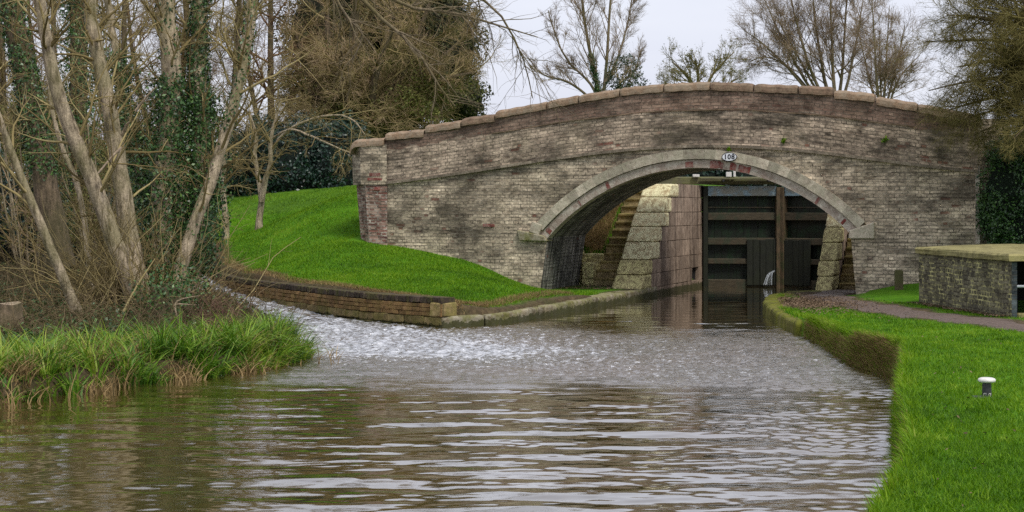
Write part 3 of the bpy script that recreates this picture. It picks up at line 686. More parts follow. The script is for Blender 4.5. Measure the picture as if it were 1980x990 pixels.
# number plate
pl = MB(); pc_ = (4.54, 3.347-.02)
P = []
for r, d in ((.0, .103), (.9, .103), (1.0, .095), (1.0, .06)):
    P.append([L(pc_[0]+.17*r*cos(2*pi*i/40), -d, pc_[1]+.095*r*sin(2*pi*i/40)) for i in range(41)])
pl.grid(P); plo = pl.build('number_plate', M['plate'], br)
rim = MB(); pts = [L(pc_[0]+.17*cos(2*pi*i/40), -.098, pc_[1]+.095*sin(2*pi*i/40)) for i in range(41)]; rim.tube(pts, [.008]*41, 6, False); rim.build('plate_rim', M['black'], plo)
fc = bpy.data.curves.new('numerals', 'FONT'); fc.body = '108'; fc.size = .155; fc.extrude = .002; fc.offset = .0035; fc.align_x = 'CENTER'; fc.align_y = 'CENTER'; fc.space_character = 1.12
tmp = bpy.data.objects.new('tmp', fc); COL.objects.link(tmp); bpy.context.view_layer.update()
nm = bpy.data.meshes.new_from_object(tmp.evaluated_get(bpy.context.evaluated_depsgraph_get())); bpy.data.objects.remove(tmp); nm.materials.clear(); nm.materials.append(M['black'])
fo_ = bpy.data.objects.new('numerals', nm); COL.objects.link(fo_); fo_.parent = plo
fo_.rotation_euler = (R(90), 0, -AX); fo_.location = np.array(L(pc_[0], -.106, pc_[1]))-parent_off(br)

# ------------------------------------------------------------------ block walls
def blocks(mb, path, z0, heights, blen, thick, jit=.008, gap=.008, face_jit=.012, zoff=None):
    """courses of blocks along a plan polyline; the face lies on the path, the thickness to its left"""
    P = np.array(path, float); seg = np.hypot(*(P[1:]-P[:-1]).T); cum = np.r_[0, np.cumsum(seg)]; tot = cum[-1]
    def at(s):
        s = min(max(s, 0), tot-1e-6); i = int(np.searchsorted(cum, s, 'right')-1); d = (P[i+1]-P[i])/seg[i]; return P[i]+d*(s-cum[i]), np.array([-d[1], d[0]])
    z = z0
    for ci, h in enumerate(heights):
        s = -random.uniform(0, blen) if ci % 2 else 0
        while s < tot:
            l_ = blen*random.uniform(.8, 1.25); e = min(s+l_, tot)
            if e-max(s, 0) > blen*.15:
                (a, na), (c, nc) = at(max(s, 0)+gap/2), at(e-gap/2); fj = random.uniform(-face_jit, face_jit)
                r = lambda: random.uniform(-jit, jit)
                q = [a-na*fj, c-nc*fj, c+nc*thick, a+na*thick]; zz = z+(zoff(s) if zoff else 0)
                mb.hexa([(p[0]+r(), p[1]+r(), zz+gap/2+r()) for p in q]+[(p[0]+r(), p[1]+r(), zz+h-gap/2+r()) for p in q])
            s = e
        z += h
def smoothpath(pts, n): return [tuple(p) for p in catmull(pts, n)]
# curved by-wash retaining wall (face towards the water; path runs so its left is land)
CW = smoothpath([WP[8], WP[7], WP[6], WP[5], WP[4], WP[3], WP[2], WP[1], WP[0]], 46)[::-1]
rw = thing('retaining_wall', 'curved low wall of ochre brick on stone blocks with dark brick coping, beside the stream', 'wall', (-4, 34, 0))
b = MB(); blocks(b, CW, -.12, [.16, .16], .52, .34, .012); b.build('stone_footing', M['stone_ochre'], rw, .018)
b = MB(); blocks(b, CW, .2, [.078, .078, .078], .235, .30, .005, face_jit=.008); b.build('brickwork', M['brick_ochre'], rw, .006)
b = MB(); blocks(b, CW, .434, [.125], .112, .33, .008, gap=.012, face_jit=.014); b.build('coping', M['brick_dark'], rw, .012)
e0 = WPA[8]; b = MB(); blocks(b, [(e0[0]-.24, e0[1]+.20), (e0[0]+.06, e0[1]-.03)], .2, [.26], .3, .34, .01); b.build('end_block', M['stone_ochre'], rw, .02)
# left ledge kerb
lk = thing('kerb_ledge', 'low weathered stone kerb running from the curved wall in under the arch', 'kerb', (.8, 33.4, 0))
b = MB(); blocks(b, [tuple(WPA[i]) for i in (8, 9, 10, 11, 12)]+[L(2.02, 3.2)], -.25, [.475], 1.0, .42, .014, gap=.01, face_jit=.02); b.build('kerb_stones', M['ledge'], lk, .05, seg=3)
# right mossy kerb
rk = thing('kerb_ledge', 'rounded kerb stones thick with yellow-green moss at the towpath corner', 'kerb', (5.3, 33, 0))
b = MB(); blocks(b, smoothpath([L(5.96, 2.5), L(5.4, .94), (5.33, 35.2), (5.02, 32.3), (4.9, 29.6), (4.84, 28.4)], 20), -.25, [.49], 1.1, .5, .03, gap=.012, face_jit=.04)
b.build('kerb_stones', M['ledge_moss'], rk, .07, seg=3)

# ------------------------------------------------------------------ lock walls, steps, gates
def lockwall(name, label, u0, u1, wf0, slope, sgn, light):
    lw = thing(name, label, 'wall', L(.5*(u0+u1), 4.5, 0)); b1, b2, b3 = MB(), MB(), MB()
    zs = [-.3, .2, .55, .9, 1.33, 1.70, 2.06, 2.45, 2.80]
    for k in range(len(zs)-1):
        za, zb = zs[k], zs[k+1]; wa = wf0+max(0, za-.25)*slope; wb = wf0+max(0, zb-.25)*slope-.02; ln_ = random.uniform(.75, 1.05); j = .02
        r = lambda: random.uniform(-j, j)
        ue = (u0-.03, u1+.015) if k >= 1 else (u0, u1)
        tgt = b1 if light(k) else b3
        wm = wa+ln_ + (.2 if k % 2 else -.1)
        tgt.hexa([L(ue[0]+r(), wa+r(), za+.006), L(ue[1]+r()*.4, wa+r(), za+.006), L(ue[1]+r()*.4, wm, za+.006), L(ue[0], wm, za+.006),
                  L(ue[0]+r(), wb+r(), zb-.006), L(ue[1]+r()*.4, wb+r(), zb-.006), L(ue[1]+r()*.4, wm, zb-.006), L(ue[0], wm, zb-.006)])
        w = wm+.01
        while w < 8.3:
            l_ = random.uniform(.6, .95); e = min(w+l_, 8.3)
            if u0 < 4 and abs(.5*(w+e)-7.2) < .5 and k in (1,) : w = e+.01; continue
            b2.lbox(u0, u1-.003*k, w, e, za+.006, zb-.006, .006); w = e+.012
    b1.build('raking_stones', M['lichen'], lw, .045, seg=2); b3.build('mossy_stones', M['lichen2'], lw, .045, seg=2); b2.build('ashlar_courses', M['ashlar'], lw, .018)
    b = MB(); b.lbox(u0+.12, u1-.10, 4.5, 8.29, -.3, 2.7); b.build('culvert_shade_backing', M['dark'], lw)  # solid backing box; the hole's shade is painted as near-black
    return lw
lockwall('lock_wall', 'massive stone lock wall with lichen-crusted raking blocks, rising beside the left steps', 1.29, 1.99, 1.6, 1.176, 1, lambda k: k >= 3)
lockwall('lock_wall', 'raking stone lock wall patched with yellow lichen, framing the right side of the gates', 6.08, 6.44, 2.35, 1.0, -1, lambda k: k >= 5)
def steps(name, label, u0, u1, wf, z0, n=12, rise=.2, go=.27):
    st = thing(name, label, 'steps', L(.5*(u0+u1), wf, 0)); b = MB()
    for k in range(n):
        sk = random.uniform(-.02, .02); b.hexa([L(u0, wf+k*go+sk, -.05), L(u1, wf+k*go, -.05), L(u1, wf+k*go+.9, -.05), L(u0, wf+k*go+.9, -.05),
            L(u0, wf+k*go+sk, z0+k*rise+random.uniform(-.012, .012)), L(u1, wf+k*go, z0+k*rise+random.uniform(-.012, .012)), L(u1, wf+k*go+.9, z0+k*rise-.01), L(u0, wf+k*go+.9, z0+k*rise-.01)])
    b.build('treads', M['step'], st, .025, seg=2)
    b = MB()
    for k in range(n): b.lbox(u0+.02, u1-.02, wf+k*go-.035, wf+k*go+.25, z0+k*rise-.055, z0+k*rise+.008, .01)
    b.build('nosings', M['stone_ochre'], st, .015)
    return st
steps('stone_steps', 'worn flight of stone steps climbing behind the left side of the arch', .46, 1.27, 2.75, .42)
steps('stone_steps', 'narrow dark stone steps glimpsed between lock wall and right side of the arch', 6.46, 7.75, 3.3, .36, 11, .21, .27)
rt = thing('retaining_wall', 'short rough stone retaining wall at the foot of the left steps', 'wall', L(.3, 3.2, 0))
b = MB(); blocks(b, [L(.0, 3.25), L(.46, 3.15)], .0, [.34, .36, .3], .42, .5, .02, face_jit=.03); b.lbox(-.35, .02, 3.02, 3.5, -.3, .62, .01); b.lbox(-.35, .0, 3.02, 3.5, .63, 1.1, .01); b.lbox(-.35, -.01, 3.02, 3.45, 1.11, 1.5, .01); blocks(b, [L(.44, 2.8), L(.44, 6.0)][::1], .0, [.4, .4], .5, .3, .02)
b.build('rubble_stones', M['lichen2'], rt, .03, seg=2)
# gates
HL, MT, HR = (1.97, 8.15), (4.05, 8.86), (6.13, 8.15)
def gate(name, label, A, B):
    A = np.array(A); B = np.array(B); d = (B-A)/np.hypot(*(B-A)); n = np.array([d[1], -d[0]])
    if n[1] > 0: n = -n
    ln_ = np.hypot(*(B-A)); gt = thing(name, label, 'lock gate', L(*(A+B)/2, 0))
    def bx(mb, s0, s1, o0, o1, z0, z1, j=.003):
        r = lambda: random.uniform(-j, j); c = []
        for z in (z0, z1):
            for s, o_ in ((s0, o1), (s1, o1), (s1, o0), (s0, o0)): p = A+d*s+n*o_; c.append(L(p[0]+r(), p[1]+r(), z+r()))
        mb.hexa(c)
    m_ = MB(); bx(m_, 0, .13, -.06, .20, -.4, 2.78); m_.build('heel_post', M['gate_dark'] if False else M['paddle'], gt, .01)
    m_ = MB(); bx(m_, ln_-.19, ln_-.012, -.06, .26, -.4, 2.74); m_.build('mitre_post', M['gate_brown'], gt, .01)
    m_ = MB(); s = .13
    while s < ln_-.18:
        e = min(s+.2, ln_-.17); bx(m_, s+.003, e-.003, -.04, random.uniform(.0, .012), -.4, 2.6); s = e
    m_.build('planking', M['gate_dark'], gt)
    m_ = MB(); bx(m_, .13, ln_-.17, -.03, .19, 2.50, 2.78); m_.build('top_rail', M['gate_blue'], gt, .01)
    m_ = MB(); bx(m_, .13, ln_-.17, 0, .03, 2.17, 2.2); m_.build('batten', M['gate_rail'], gt)
    for z0, z1 in ((1.83, 2.04), (1.15, 1.34), (.62, .77), (-.2, .19)):
        m_ = MB(); bx(m_, .13, ln_-.17, -.0, .17, z0, z1); m_.build('rail', M['gate_rail'], gt, .012)
    m_ = MB(); s = ln_-1.0
    while s < ln_-.12:
        e = min(s+random.uniform(.14, .22), ln_-.1); bx(m_, s+.004, e-.004, .17, random.uniform(.20, .25), .04, 1.28+random.uniform(-.02, .03)); s = e
    m_.build('paddle_boards', M['paddle'], gt, .006)
    return gt, A, B, d, n, bx
g1, A, B, d, n, bx = gate('lock_gate', 'left leaf of the wet timber lock gates, blue-grey top rail, leaking at its foot', HL, MT)
m_ = MB(); bx(m_, -2.6, 2.2, -.02, .24, 2.82, 3.03); m_.build('balance_beam', M['beam'], g1, .02)
m_ = MB(); bx(m_, -.1, 2.1, .28, .50, 2.955, 3.0); m_.build('footboard', M['beam'], g1, .005)
for s in (.5, 1.75): m_ = MB(); bx(m_, s, s+.05, .22, .50, 2.90, 2.953); m_.build('bracket', M['iron'], g1)
for s0, s1, zz in ((.62, .76, 3.16), (.82, .88, 3.19), (-.3, -.12, 3.1)): m_ = MB(); bx(m_, s0, s1, .26, .36, 3.03, zz); m_.build('paddle_rack', M['wpaint'], g1, .005)
g2, A, B, d, n, bx = gate('lock_gate', 'right leaf of the wet timber lock gates, half hidden by the arch', HR, MT)
m_ = MB(); bx(m_, -2.6, 1.95, -.02, .26, 2.80, 3.03); m_.build('balance_beam', M['gate_dark'], g2, .02)
m_ = MB(); bx(m_, 1.0, 1.14, .26, .40, 2.82, 2.97); m_.build('paddle_rack', M['wpaint'], g2, .02)
# leak
c0 = np.array(pd(1497, 524, 45.3)); c1 = np.array(pd(1478, 551, 44.9)); P = []; Rr = []
for k in range(15):
    a = c0+rs.randn(3)*.012; q = c1+np.array([rs.uniform(-.06, .2), rs.uniform(-.1, .1), 0]); mid = .5*(a+q)+np.array([-.03, 0, .09]); P.append(catmull([a, mid, q], 7)); Rr.append(np.linspace(.002, .003, 7)*rs.uniform(.4, 1.2))
t = NT('spray'); M['spray'] = t.fin((.62, .68, .74), .3)
o = tube_obj('water_jet', [(np.array(P), np.array(Rr))], [4], M['spray'], None); tag(o, 'thin white jet of leaking water spurting from the foot of the gates', 'water jet')

# ------------------------------------------------------------------ culvert chamber, post, bollard, stumps
ch = thing('culvert_chamber', 'low mossy brick chamber with lichen-covered concrete slab roof beside the towpath', 'culvert chamber', (8.6, 29, .4))
V0 = [(7.55, 30.7), (7.94, 26.3), (10.9, 26.55), (10.9, 33.4), (9.6, 33.4)]
def wallq(mb, p, q, z0, z1, uo=0, nz=1):
    d = math.hypot(q[0]-p[0], q[1]-p[1]); mb.quad([(*p, z0), (*q, z0), (*q, z1), (*p, z1)], [(uo, z0), (uo+d, z0), (uo+d, z1), (uo, z1)])
b = MB(); wallq(b, V0[0], V0[1], .1, 1.38); wallq(b, V0[0], (9.4, 33.2), .1, 1.38, 5)
b.build('side_wall', M['brick_blue'], ch)
b = MB(); wallq(b, V0[1], (8.03, 26.31), .1, 1.38); wallq(b, (8.03, 26.31), (8.02, 26.9), .1, 1.38, .3); b.build('brick_jamb', M['brick_jamb'], ch)
b = MB(); wallq(b, (9.9, 26.5), (10.9, 26.57), .1, 1.38); b.build('side_wall', M['brick_blue'], ch)
b = MB(); b.quad([(8.12, 26.9, .1), (10.9, 27, .1), (10.9, 33, .1), (8, 33, .1)]); wallq(b, (8.0, 31), (10.8, 31), 0, 1.3); wallq(b, (7.75, 30.4), (8.13, 26.6), 0, 1.3); b.build('chamber_inside', M['dark'], ch)  # inner faces coloured near-black in place of the shade within
b = MB(); b.box(8.04, 9.9, 26.33, 26.5, .3, .50, .01); b.build('sill', M['slab'], ch, .02)
b = MB(); zt = 1.45
lo = [(7.50, 30.8), (7.87, 26.2), (10.95, 26.45), (10.95, 33.5), (9.6, 33.5)]
N_ = 26; ring_ = []
for (p, q) in zip(lo, lo[1:]+lo[:1]):
    for k in range(8): ring_.append((p[0]+(q[0]-p[0])*k/8, p[1]+(q[1]-p[1])*k/8))
cx, cy = 9.4, 29.9; rows_ = []
for z, s in ((1.34, 1), (1.38, 1.0), (1.42, 1.0), (1.45, .985), (1.455, .7), (1.45, .35), (1.45, 0.001)):
    rows_.append([(cx+(x-cx)*s+(0 if s < .9 else random.uniform(-.014, .014)), cy+(y-cy)*s, z+random.uniform(-.006, .006)) for x, y in ring_]); rows_[-1].append(rows_[-1][0])
b.grid(rows_); b.build('roof_slab', M['slab'], ch, .0)
b = MB(); b.tube([(8.05, 26.42, .93), (9.95, 26.6, .93)], [.022, .022], 10); b.build('guard_rail', M['rail'], ch)
p = pg(1738, 563, .4); pz_ = float(tz(p[0], p[1]))
b = MB(); r_ = lambda: random.uniform(-.01, .01)
b.hexa([(p[0]+a+r_(), p[1]+c+r_(), z+r_()) for z in (pz_-.1, pz_+.42) for a, c in ((-.085, -.07), (.085, -.07), (.085, .07), (-.085, .07))])
tag(b.build('wooden_post', M['post'], None, .012), 'stubby weathered wooden post standing against the bridge wall', 'post')
p = pg(1908, 769, .5); zb = float(tz(p[0], p[1])); bl = thing('mooring_bollard', 'small cast-iron mooring bollard with white mushroom cap on the lawn', 'bollard', (p[0], p[1], zb))
s = 1.12
b = MB(); b.lathe((p[0], p[1], zb), [(0, .165*s), (.045*s, .164*s), (.064*s, .157*s), (.070*s, .145*s), (.068*s, .134*s), (.055*s, .126*s), (.03, .124*s)]); b.build('cap', M['wpaint'], bl, smooth=True)
b = MB(); b.lathe((p[0], p[1], zb), [(.036, .13*s), (.040, .10*s), (.041, .05*s), (.043, -.0)]); b.build('stem', M['iron'], bl, smooth=True)
b = MB()
for a0 in (200, 262, 324):
    b.grid([[(p[0]+(.0435)*cos(R(a0+q*34-18*0+k*18)), p[1]+.0435*sin(R(a0+q*34+k*18)), zb+.004+.045*k) for q in (0, 1)] for k in (0, 1)])
b.build('paint_patch', M['wpaint'], bl)
b = MB(); b.hexa([(p[0]+a, p[1]+c, zb+z) for z in (-.03, .018) for a, c in ((-.12, -.06), (.05, -.06), (.05, .07), (-.12, .07))]); b.build('base_plate', M['iron'], bl, .008)
def stump(px, py, gz, r, h, label, grp=None):
    p = pg(px, py, gz); z = float(tz(p[0], p[1])); st = thing('tree_stump', label, 'stump', (p[0], p[1], z)); b = MB(); P = []
    for q in (-.1, 0, .5, .9, 1): P.append([(p[0]+r*(1.25-.3*max(q, 0))*(1+.12*sin(3*a+1)+.06*sin(7*a))*cos(a), p[1]+r*(1.25-.3*max(q, 0))*(1+.12*sin(3*a+1))*sin(a), z+h*q+(.02*sin(2*a) if q == 1 else 0)) for a in np.linspace(0, 2*pi, 17)])
    b.grid(P); b.build('bark_ring', M['bark_d'], st); b = MB(); b.quad(P[-1][:-1]); b.build('cut_face', M['bark_p'], st)
stump(573, 441, 1.5, .09, .09, 'little sawn stump on the grass mound')
stump(12, 618, .55, .2, .42, 'short broken stump at the left edge of the bank')

# ------------------------------------------------------------------ vegetation
def ellip(c, r, K, rng, shell=.45, lob=.25):
    d = nrm(rng.randn(K, 3)); q = 1+lob*(np.sin(3.1*d[:, 0]*2+1.7*d[:, 2]*3)*.5+np.sin(5.3*d[:, 1]+4.1*d[:, 2]+2)*.3+.3*np.sin(9*d[:, 0]+7*d[:, 2]))
    rr = (1-shell*rng.rand(K)**1.5)*q
    return np.array(c)+d*rr[:, None]*np.array(r), d
def stems_np(lst, n, rng=None):
    P = np.array([catmull(s, n) for s, _ in lst]); Rr = np.array([np.interp(np.linspace(0, 1, n), np.linspace(0, 1, len(r)), r) for _, r in lst]); return P, Rr
def pxs(pts, Y0, Y1, wpx):
    n_ = len(pts); out = [pd(x, y, Y0+(Y1-Y0)*i/(n_-1)) for i, (x, y) in enumerate(pts)]
    return out, [w/2/FPX*Y0 for w in wpx]

# -- big multi-stemmed willow on the left bank
wl = thing('willow_tree', 'tall multi-stemmed tree on the left bank, pale leaning trunks fanning from an ivy-covered stool', 'tree', tuple(pg(285, 600, .45)))
ws = [pxs([(268, 620), (258, 560), (222, 470), (172, 330), (130, 235), (98, 120), (78, 0), (60, -130)], 27.6, 26.8, [56, 46, 38, 34, 32, 28, 24, 18]),
      pxs([(275, 610), (266, 540), (248, 440), (232, 330), (213, 220), (192, 110), (172, 0), (160, -130)], 27.8, 27.9, [56, 50, 42, 38, 34, 30, 28, 22]),
      pxs([(330, 620), (345, 540), (378, 425), (418, 320), (452, 205), (476, 90), (492, -20), (505, -140)], 28.0, 29.2, [40, 34, 28, 26, 25, 25, 24, 18]),
      pxs([(352, 600), (372, 520), (388, 420), (392, 330), (387, 200), (381, 90), (392, -20), (400, -130)], 28.5, 29.4, [48, 46, 44, 42, 40, 38, 34, 28]),
      pxs([(300, 620), (310, 520), (312, 400), (325, 270), (332, 150), (322, 40), (318, -60), (310, -140)], 28.6, 29.0, [58, 54, 50, 48, 46, 44, 40, 30]),
      pxs([(292, 600), (288, 500), (282, 400), (262, 290), (240, 190), (222, 90), (205, -10), (190, -120)], 28.9, 29.8, [30, 26, 24, 22, 20, 18, 16, 12])]
WPs, WRs = stems_np(ws, 22); WRs *= .86
WPs[:, 2:] += rs.randn(*WPs[:, 2:].shape)*.012
tube_obj('trunk', [(WPs, WRs)], [14], M['bark_w'], wl)
rng = np.random.RandomState(11)
# stool
b1 = MB(); c = np.array(pg(292, 640, .3)); P = []
for z, r in ((-.3, .6), (0, .5), (.2, .4), (.4, .3), (.6, .22), (.68, .05)):
    P.append([(c[0]+r*(1+.18*sin(3*a)+.1*sin(7*a+z*5))*cos(a), c[1]+1.2+r*(1+.15*sin(4*a+1))*sin(a), c[2]+z) for a in np.linspace(0, 2*pi, 25)])
b1.grid(P); b1.build('stool', M['bark_d'], wl, smooth=True)
# limbs arching out over the canal from above the frame
lim = [pxs([(492, -20), (560, -95), (640, -70), (720, 20), (800, 90), (848, 165), (880, 205)], 29.0, 30.0, [12, 11, 9, 8, 6, 4, 2]),
       pxs([(505, -120), (600, -120), (700, -50), (780, 10), (880, 25), (960, 48), (1040, 72)], 29.0, 30.5, [12, 10, 9, 7, 6, 4, 2]),
       pxs([(480, -100), (560, -130), (620, -60), (668, 30), (700, 60), (690, 100), (665, 130)], 28.6, 29.0, [10, 8, 6, 5, 4, 3, 2]),
       pxs([(505, -140), (680, -170), (800, -90), (880, -30), (960, 20), (1010, 110), (1030, 190)], 29, 31, [12, 10, 8, 6, 5, 3, 2])]
LPs, LRs = stems_np(lim, 14, rng)
L2 = spawn(LPs, LRs, 18, .3, 42, 14, .30, .5, 8, .12, -.03, .6, rng, tip=.002)
L3 = spawn(*L2, 8, .15, 38, 14, .42, .5, 6, .13, -.03, .6, rng, tip=.0015)
tube_obj('arching_limbs', [(LPs, LRs), L2, L3], [7, 4, 3], M['bark_s'], wl)
K1 = spawn(WPs[:, 5:], WRs[:, 5:], 20, .05, 48, 16, .30, .5, 10, .11, .02, .33, rng, tip=.004, rmax=.03)
K2 = spawn(*K1, 6, .2, 45, 15, .5, .5, 7, .14, .0, .6, rng, tip=.002)
K3 = spawn(*K2, 6, .2, 40, 15, .5, .5, 5, .15, 0, .6, rng, tip=.0015)
tube_obj('branches', [K1, K2, K3], [5, 4, 3], M['twig'], wl)
# broken snags
sn = [pxs([(262, 215), (285, 185), (303, 168)], 27.3, 27.2, [6, 4, 3]), pxs([(236, 262), (246, 240), (252, 236)], 27.4, 27.2, [8, 6, 2]), pxs([(190, 335), (215, 305), (235, 285)], 27.0, 27.2, [4, 5, 6])]
SP, SR = stems_np(sn, 5); tube_obj('snag', [(SP, SR)], [6], M['bark_p'], wl)
def ivy(parent, P, Rr, K, t0, t1, o1, rng, size=.062, mat='ivy', name='ivy', seedmask=None):
    C, d = around(P, Rr, K, rng, .01, o1, t0, t1); V, F = leaves_arr(C, np.full(len(C), size), rng, d*1.2); return V, F, C
def merge(lst):
    VV, FF, b = [], [], 0
    for V, F in lst: VV.append(V); FF.append(F+b); b += len(V)
    return np.vstack(VV), np.vstack(FF)
ll = []
for (i, K, a, c_, o1) in ((4, 8000, .04, .58, .36), (3, 8000, .12, .60, .32), (3, 2600, .55, .9, .08), (4, 500, .62, 1, .04), (2, 700, .5, .95, .05), (5, 6500, .0, .7, .3), (0, 500, .0, .12, .08)):
    V, F, C = ivy(wl, WPs[i], WRs[i], K, a, c_, o1, rng); ll.append((V, F))
C, d_ = ellip((c[0]+.1, c[1]+1.0, c[2]+.45), (.62, .5, .62), 1600, rng, .7); V, F = leaves_arr(C, np.full(len(C), .055), rng, d_); ll.append((V, F))
V, F = merge(ll); np_mesh('ivy', V, F, M['ivy'], wl, rng.rand(len(F))**1.4)

# -- slender saplings and second trees on the left bank
def simple_tree(name, label, stems, base, mats, rng, lv, group=None, ivyspec=None, cat='tree', nst=14, leafspec=None, bsides=9, crown='crown'):
    tr = thing(name, label, cat, base, group); P, Rr = stems_np(stems, nst); P[:, 1:] += rng.randn(*P[:, 1:].shape)*.008
    tube_obj('trunk', [(P, Rr)], [bsides], M[mats[0]], tr, rng)
    cur = (P, Rr); bs = []; sd = []
    for k, kw in enumerate(lv):
        kw = dict(kw); c_ = kw.pop('c'); cur = spawn(cur[0], cur[1], c_, kw.pop('tmin', .3), kw.pop('ang', 45), kw.pop('asd', 14), kw.pop('len'), kw.pop('lvar', .4), kw.pop('n', 6), kw.pop('wob', .12), kw.pop('trop', .03), kw.pop('rs', .6), rng, **kw)
        bs.append(cur); sd.append(5 if k == 0 else (4 if k == 1 else 3))
    if bs: tube_obj(crown, bs, sd, M[mats[1]], tr, rng)
    if ivyspec:
        ll = []
        for (i, K, a, c_, o1) in ivyspec: V, F, C = ivy(tr, P[i], Rr[i], K, a, c_, o1, rng); ll.append((V, F))
        V, F = merge(ll); np_mesh('ivy', V, F, M['ivy'], tr, rng.rand(len(F))**1.4)
    if leafspec:
        K, spread, size, mt, nm = leafspec; C = on_tubes(bs[-1], K, rng, spread); V, F = leaves_arr(C, np.full(K, size), rng); np_mesh(nm, V, F, M[mt], tr, rng.rand(K))
    return tr, P, Rr, bs
rng = np.random.RandomState(21)
LVs = [dict(c=9, tmin=.35, len=.33, ang=40, n=8, rs=.45, tip=.004), dict(c=5, len=.5, n=6, tip=.002), dict(c=3, len=.5, n=5, tip=.0015)]
simple_tree('sapling', 'slender smooth grey stem leaning left at the far left of the bank', [pxs([(158, 630), (128, 550), (92, 470), (55, 375), (20, 285), (-5, 225), (-40, 100)], 26.5, 25.8, [24, 20, 18, 16, 14, 13, 10])],
            tuple(pg(158, 612, .45)), ('bark_w', 'twig'), rng, LVs)
simple_tree('sapling', 'thin upright sapling between the grey leaning stem and the big trunks', [pxs([(178, 600), (172, 520), (165, 440), (148, 350), (120, 285), (98, 200), (85, 60), (75, -80)], 30, 31, [14, 12, 11, 10, 9, 8, 7, 5])],
            tuple(pg(178, 590, .5)), ('bark_w', 'twig'), rng, LVs)
simple_tree('ivy_clad_tree', 'ivy-draped trunk at the far left, leaning behind the pale trunks', [pxs([(120, 520), (95, 400), (82, 320), (62, 220), (42, 120), (22, 10), (5, -120)], 33, 33, [56, 50, 46, 44, 42, 42, 36])],
            tuple(pg(125, 545, .55)), ('bark_d', 'twig'), rng, [dict(c=16, tmin=.35, len=.3, ang=50, n=9, rs=.3, tip=.004, rmax=.03), dict(c=7, len=.5, n=6, tip=.002), dict(c=4, len=.5, n=5, tip=.0015)], ivyspec=[(0, 5000, .3, 1, .10)])
simple_tree('ivy_clad_tree', 'dark ivy-smothered trunk glimpsed between the first and second pale trunks', [pxs([(170, 500), (160, 380), (150, 250), (152, 120), (150, 0), (150, -120)], 36, 36, [40, 38, 36, 34, 32, 28])],
            tuple(pg(170, 530, .6)), ('bark_d', 'twig'), rng, [dict(c=16, tmin=.3, len=.3, ang=50, n=9, rs=.3, tip=.004, rmax=.03), dict(c=7, len=.5, n=6, tip=.002), dict(c=4, len=.5, n=5, tip=.0015)], ivyspec=[(0, 8000, .1, 1, .32)])
for k, (x, Y, h_, lb) in enumerate([(60, 37, 330, 'leafless olive-twigged shrub at the far left behind the leaning grey stem'), (200, 35, 300, 'leafless brown shrub behind the feet of the two pale trunks'), (330, 39, 280, 'leafless shrub behind the ivy-clad trunk bases')]):
    sts = []
    for _ in range(12):
        dx = rng.uniform(-85, 85); sts.append(pxs([(x+dx*.25, 560-(Y-35)*6), (x+dx*.55, 560-h_*.4), (x+dx+rng.uniform(-15, 15), 560-h_*rng.uniform(.7, 1.15))], Y, Y+rng.uniform(-.8, .8), [5, 4, 2]))
    simple_tree('shrub', lb, sts, tuple(pd(x, 560-(Y-35)*6, Y)), ('bark_w', 'twig_mix' if k != 1 else 'twig'), rng, [dict(c=9, tmin=.1, len=.42, ang=42, n=7, rs=.6, tip=.003, trop=.01), dict(c=6, len=.5, n=5, tip=.0025), dict(c=4, len=.5, n=4, tip=.002)], cat='shrub', nst=8, bsides=5, leafspec=(2500, .03, .05, 'olive', 'leaves'))
# -- two small trees on the mound
z1_ = float(tz(-7.04, 46.0)); rng = np.random.RandomState(31)
Y2 = 46.0
simple_tree('small_tree', 'small bare tree with forked trunk on the grass mound left of the bridge', [pxs([(500, 455), (502, 420), (506, 385), (500, 345), (492, 300), (496, 265), (480, 215)], Y2, Y2+.3, [18, 13, 12, 9, 8, 7, 5]), pxs([(506, 390), (513, 350), (524, 310), (522, 275), (530, 240), (545, 190)], Y2, Y2-.4, [12, 11, 9, 8, 6, 4]),
            pxs([(524, 300), (545, 262), (590, 235), (640, 222), (680, 230), (705, 260)], Y2, Y2-1.5, [5, 5, 5, 4, 3, 2]), pxs([(525, 270), (560, 250), (600, 262), (650, 285), (690, 300)], Y2, Y2-2, [5, 4, 4, 3, 2])],
            (-7.04, 46.0, z1_), ('bark_w', 'twig'), rng, [dict(c=12, tmin=.4, len=.5, ang=50, n=8, rs=.5, tip=.004, trop=.0), dict(c=7, len=.55, n=6, trop=0, tip=.003), dict(c=6, len=.5, n=5, trop=0, tip=.003)])
z1_ = float(tz(-8.0, 46.0))
simple_tree('small_tree', 'slim low-branched tree at the foot of the mound beside the stream', [pxs([(435, 475), (437, 430), (433, 390), (430, 350), (436, 300), (430, 250), (440, 200)], Y2, Y2+.3, [16, 13, 12, 11, 9, 7, 5])],
            (-8.0, 46.0, z1_), ('bark_w', 'twig'), rng, [dict(c=16, tmin=.2, len=.4, ang=60, n=8, rs=.35, tip=.004, trop=-.08), dict(c=6, len=.5, n=6, trop=-.05, tip=.003), dict(c=4, len=.5, n=5, trop=-.03, tip=.002)])

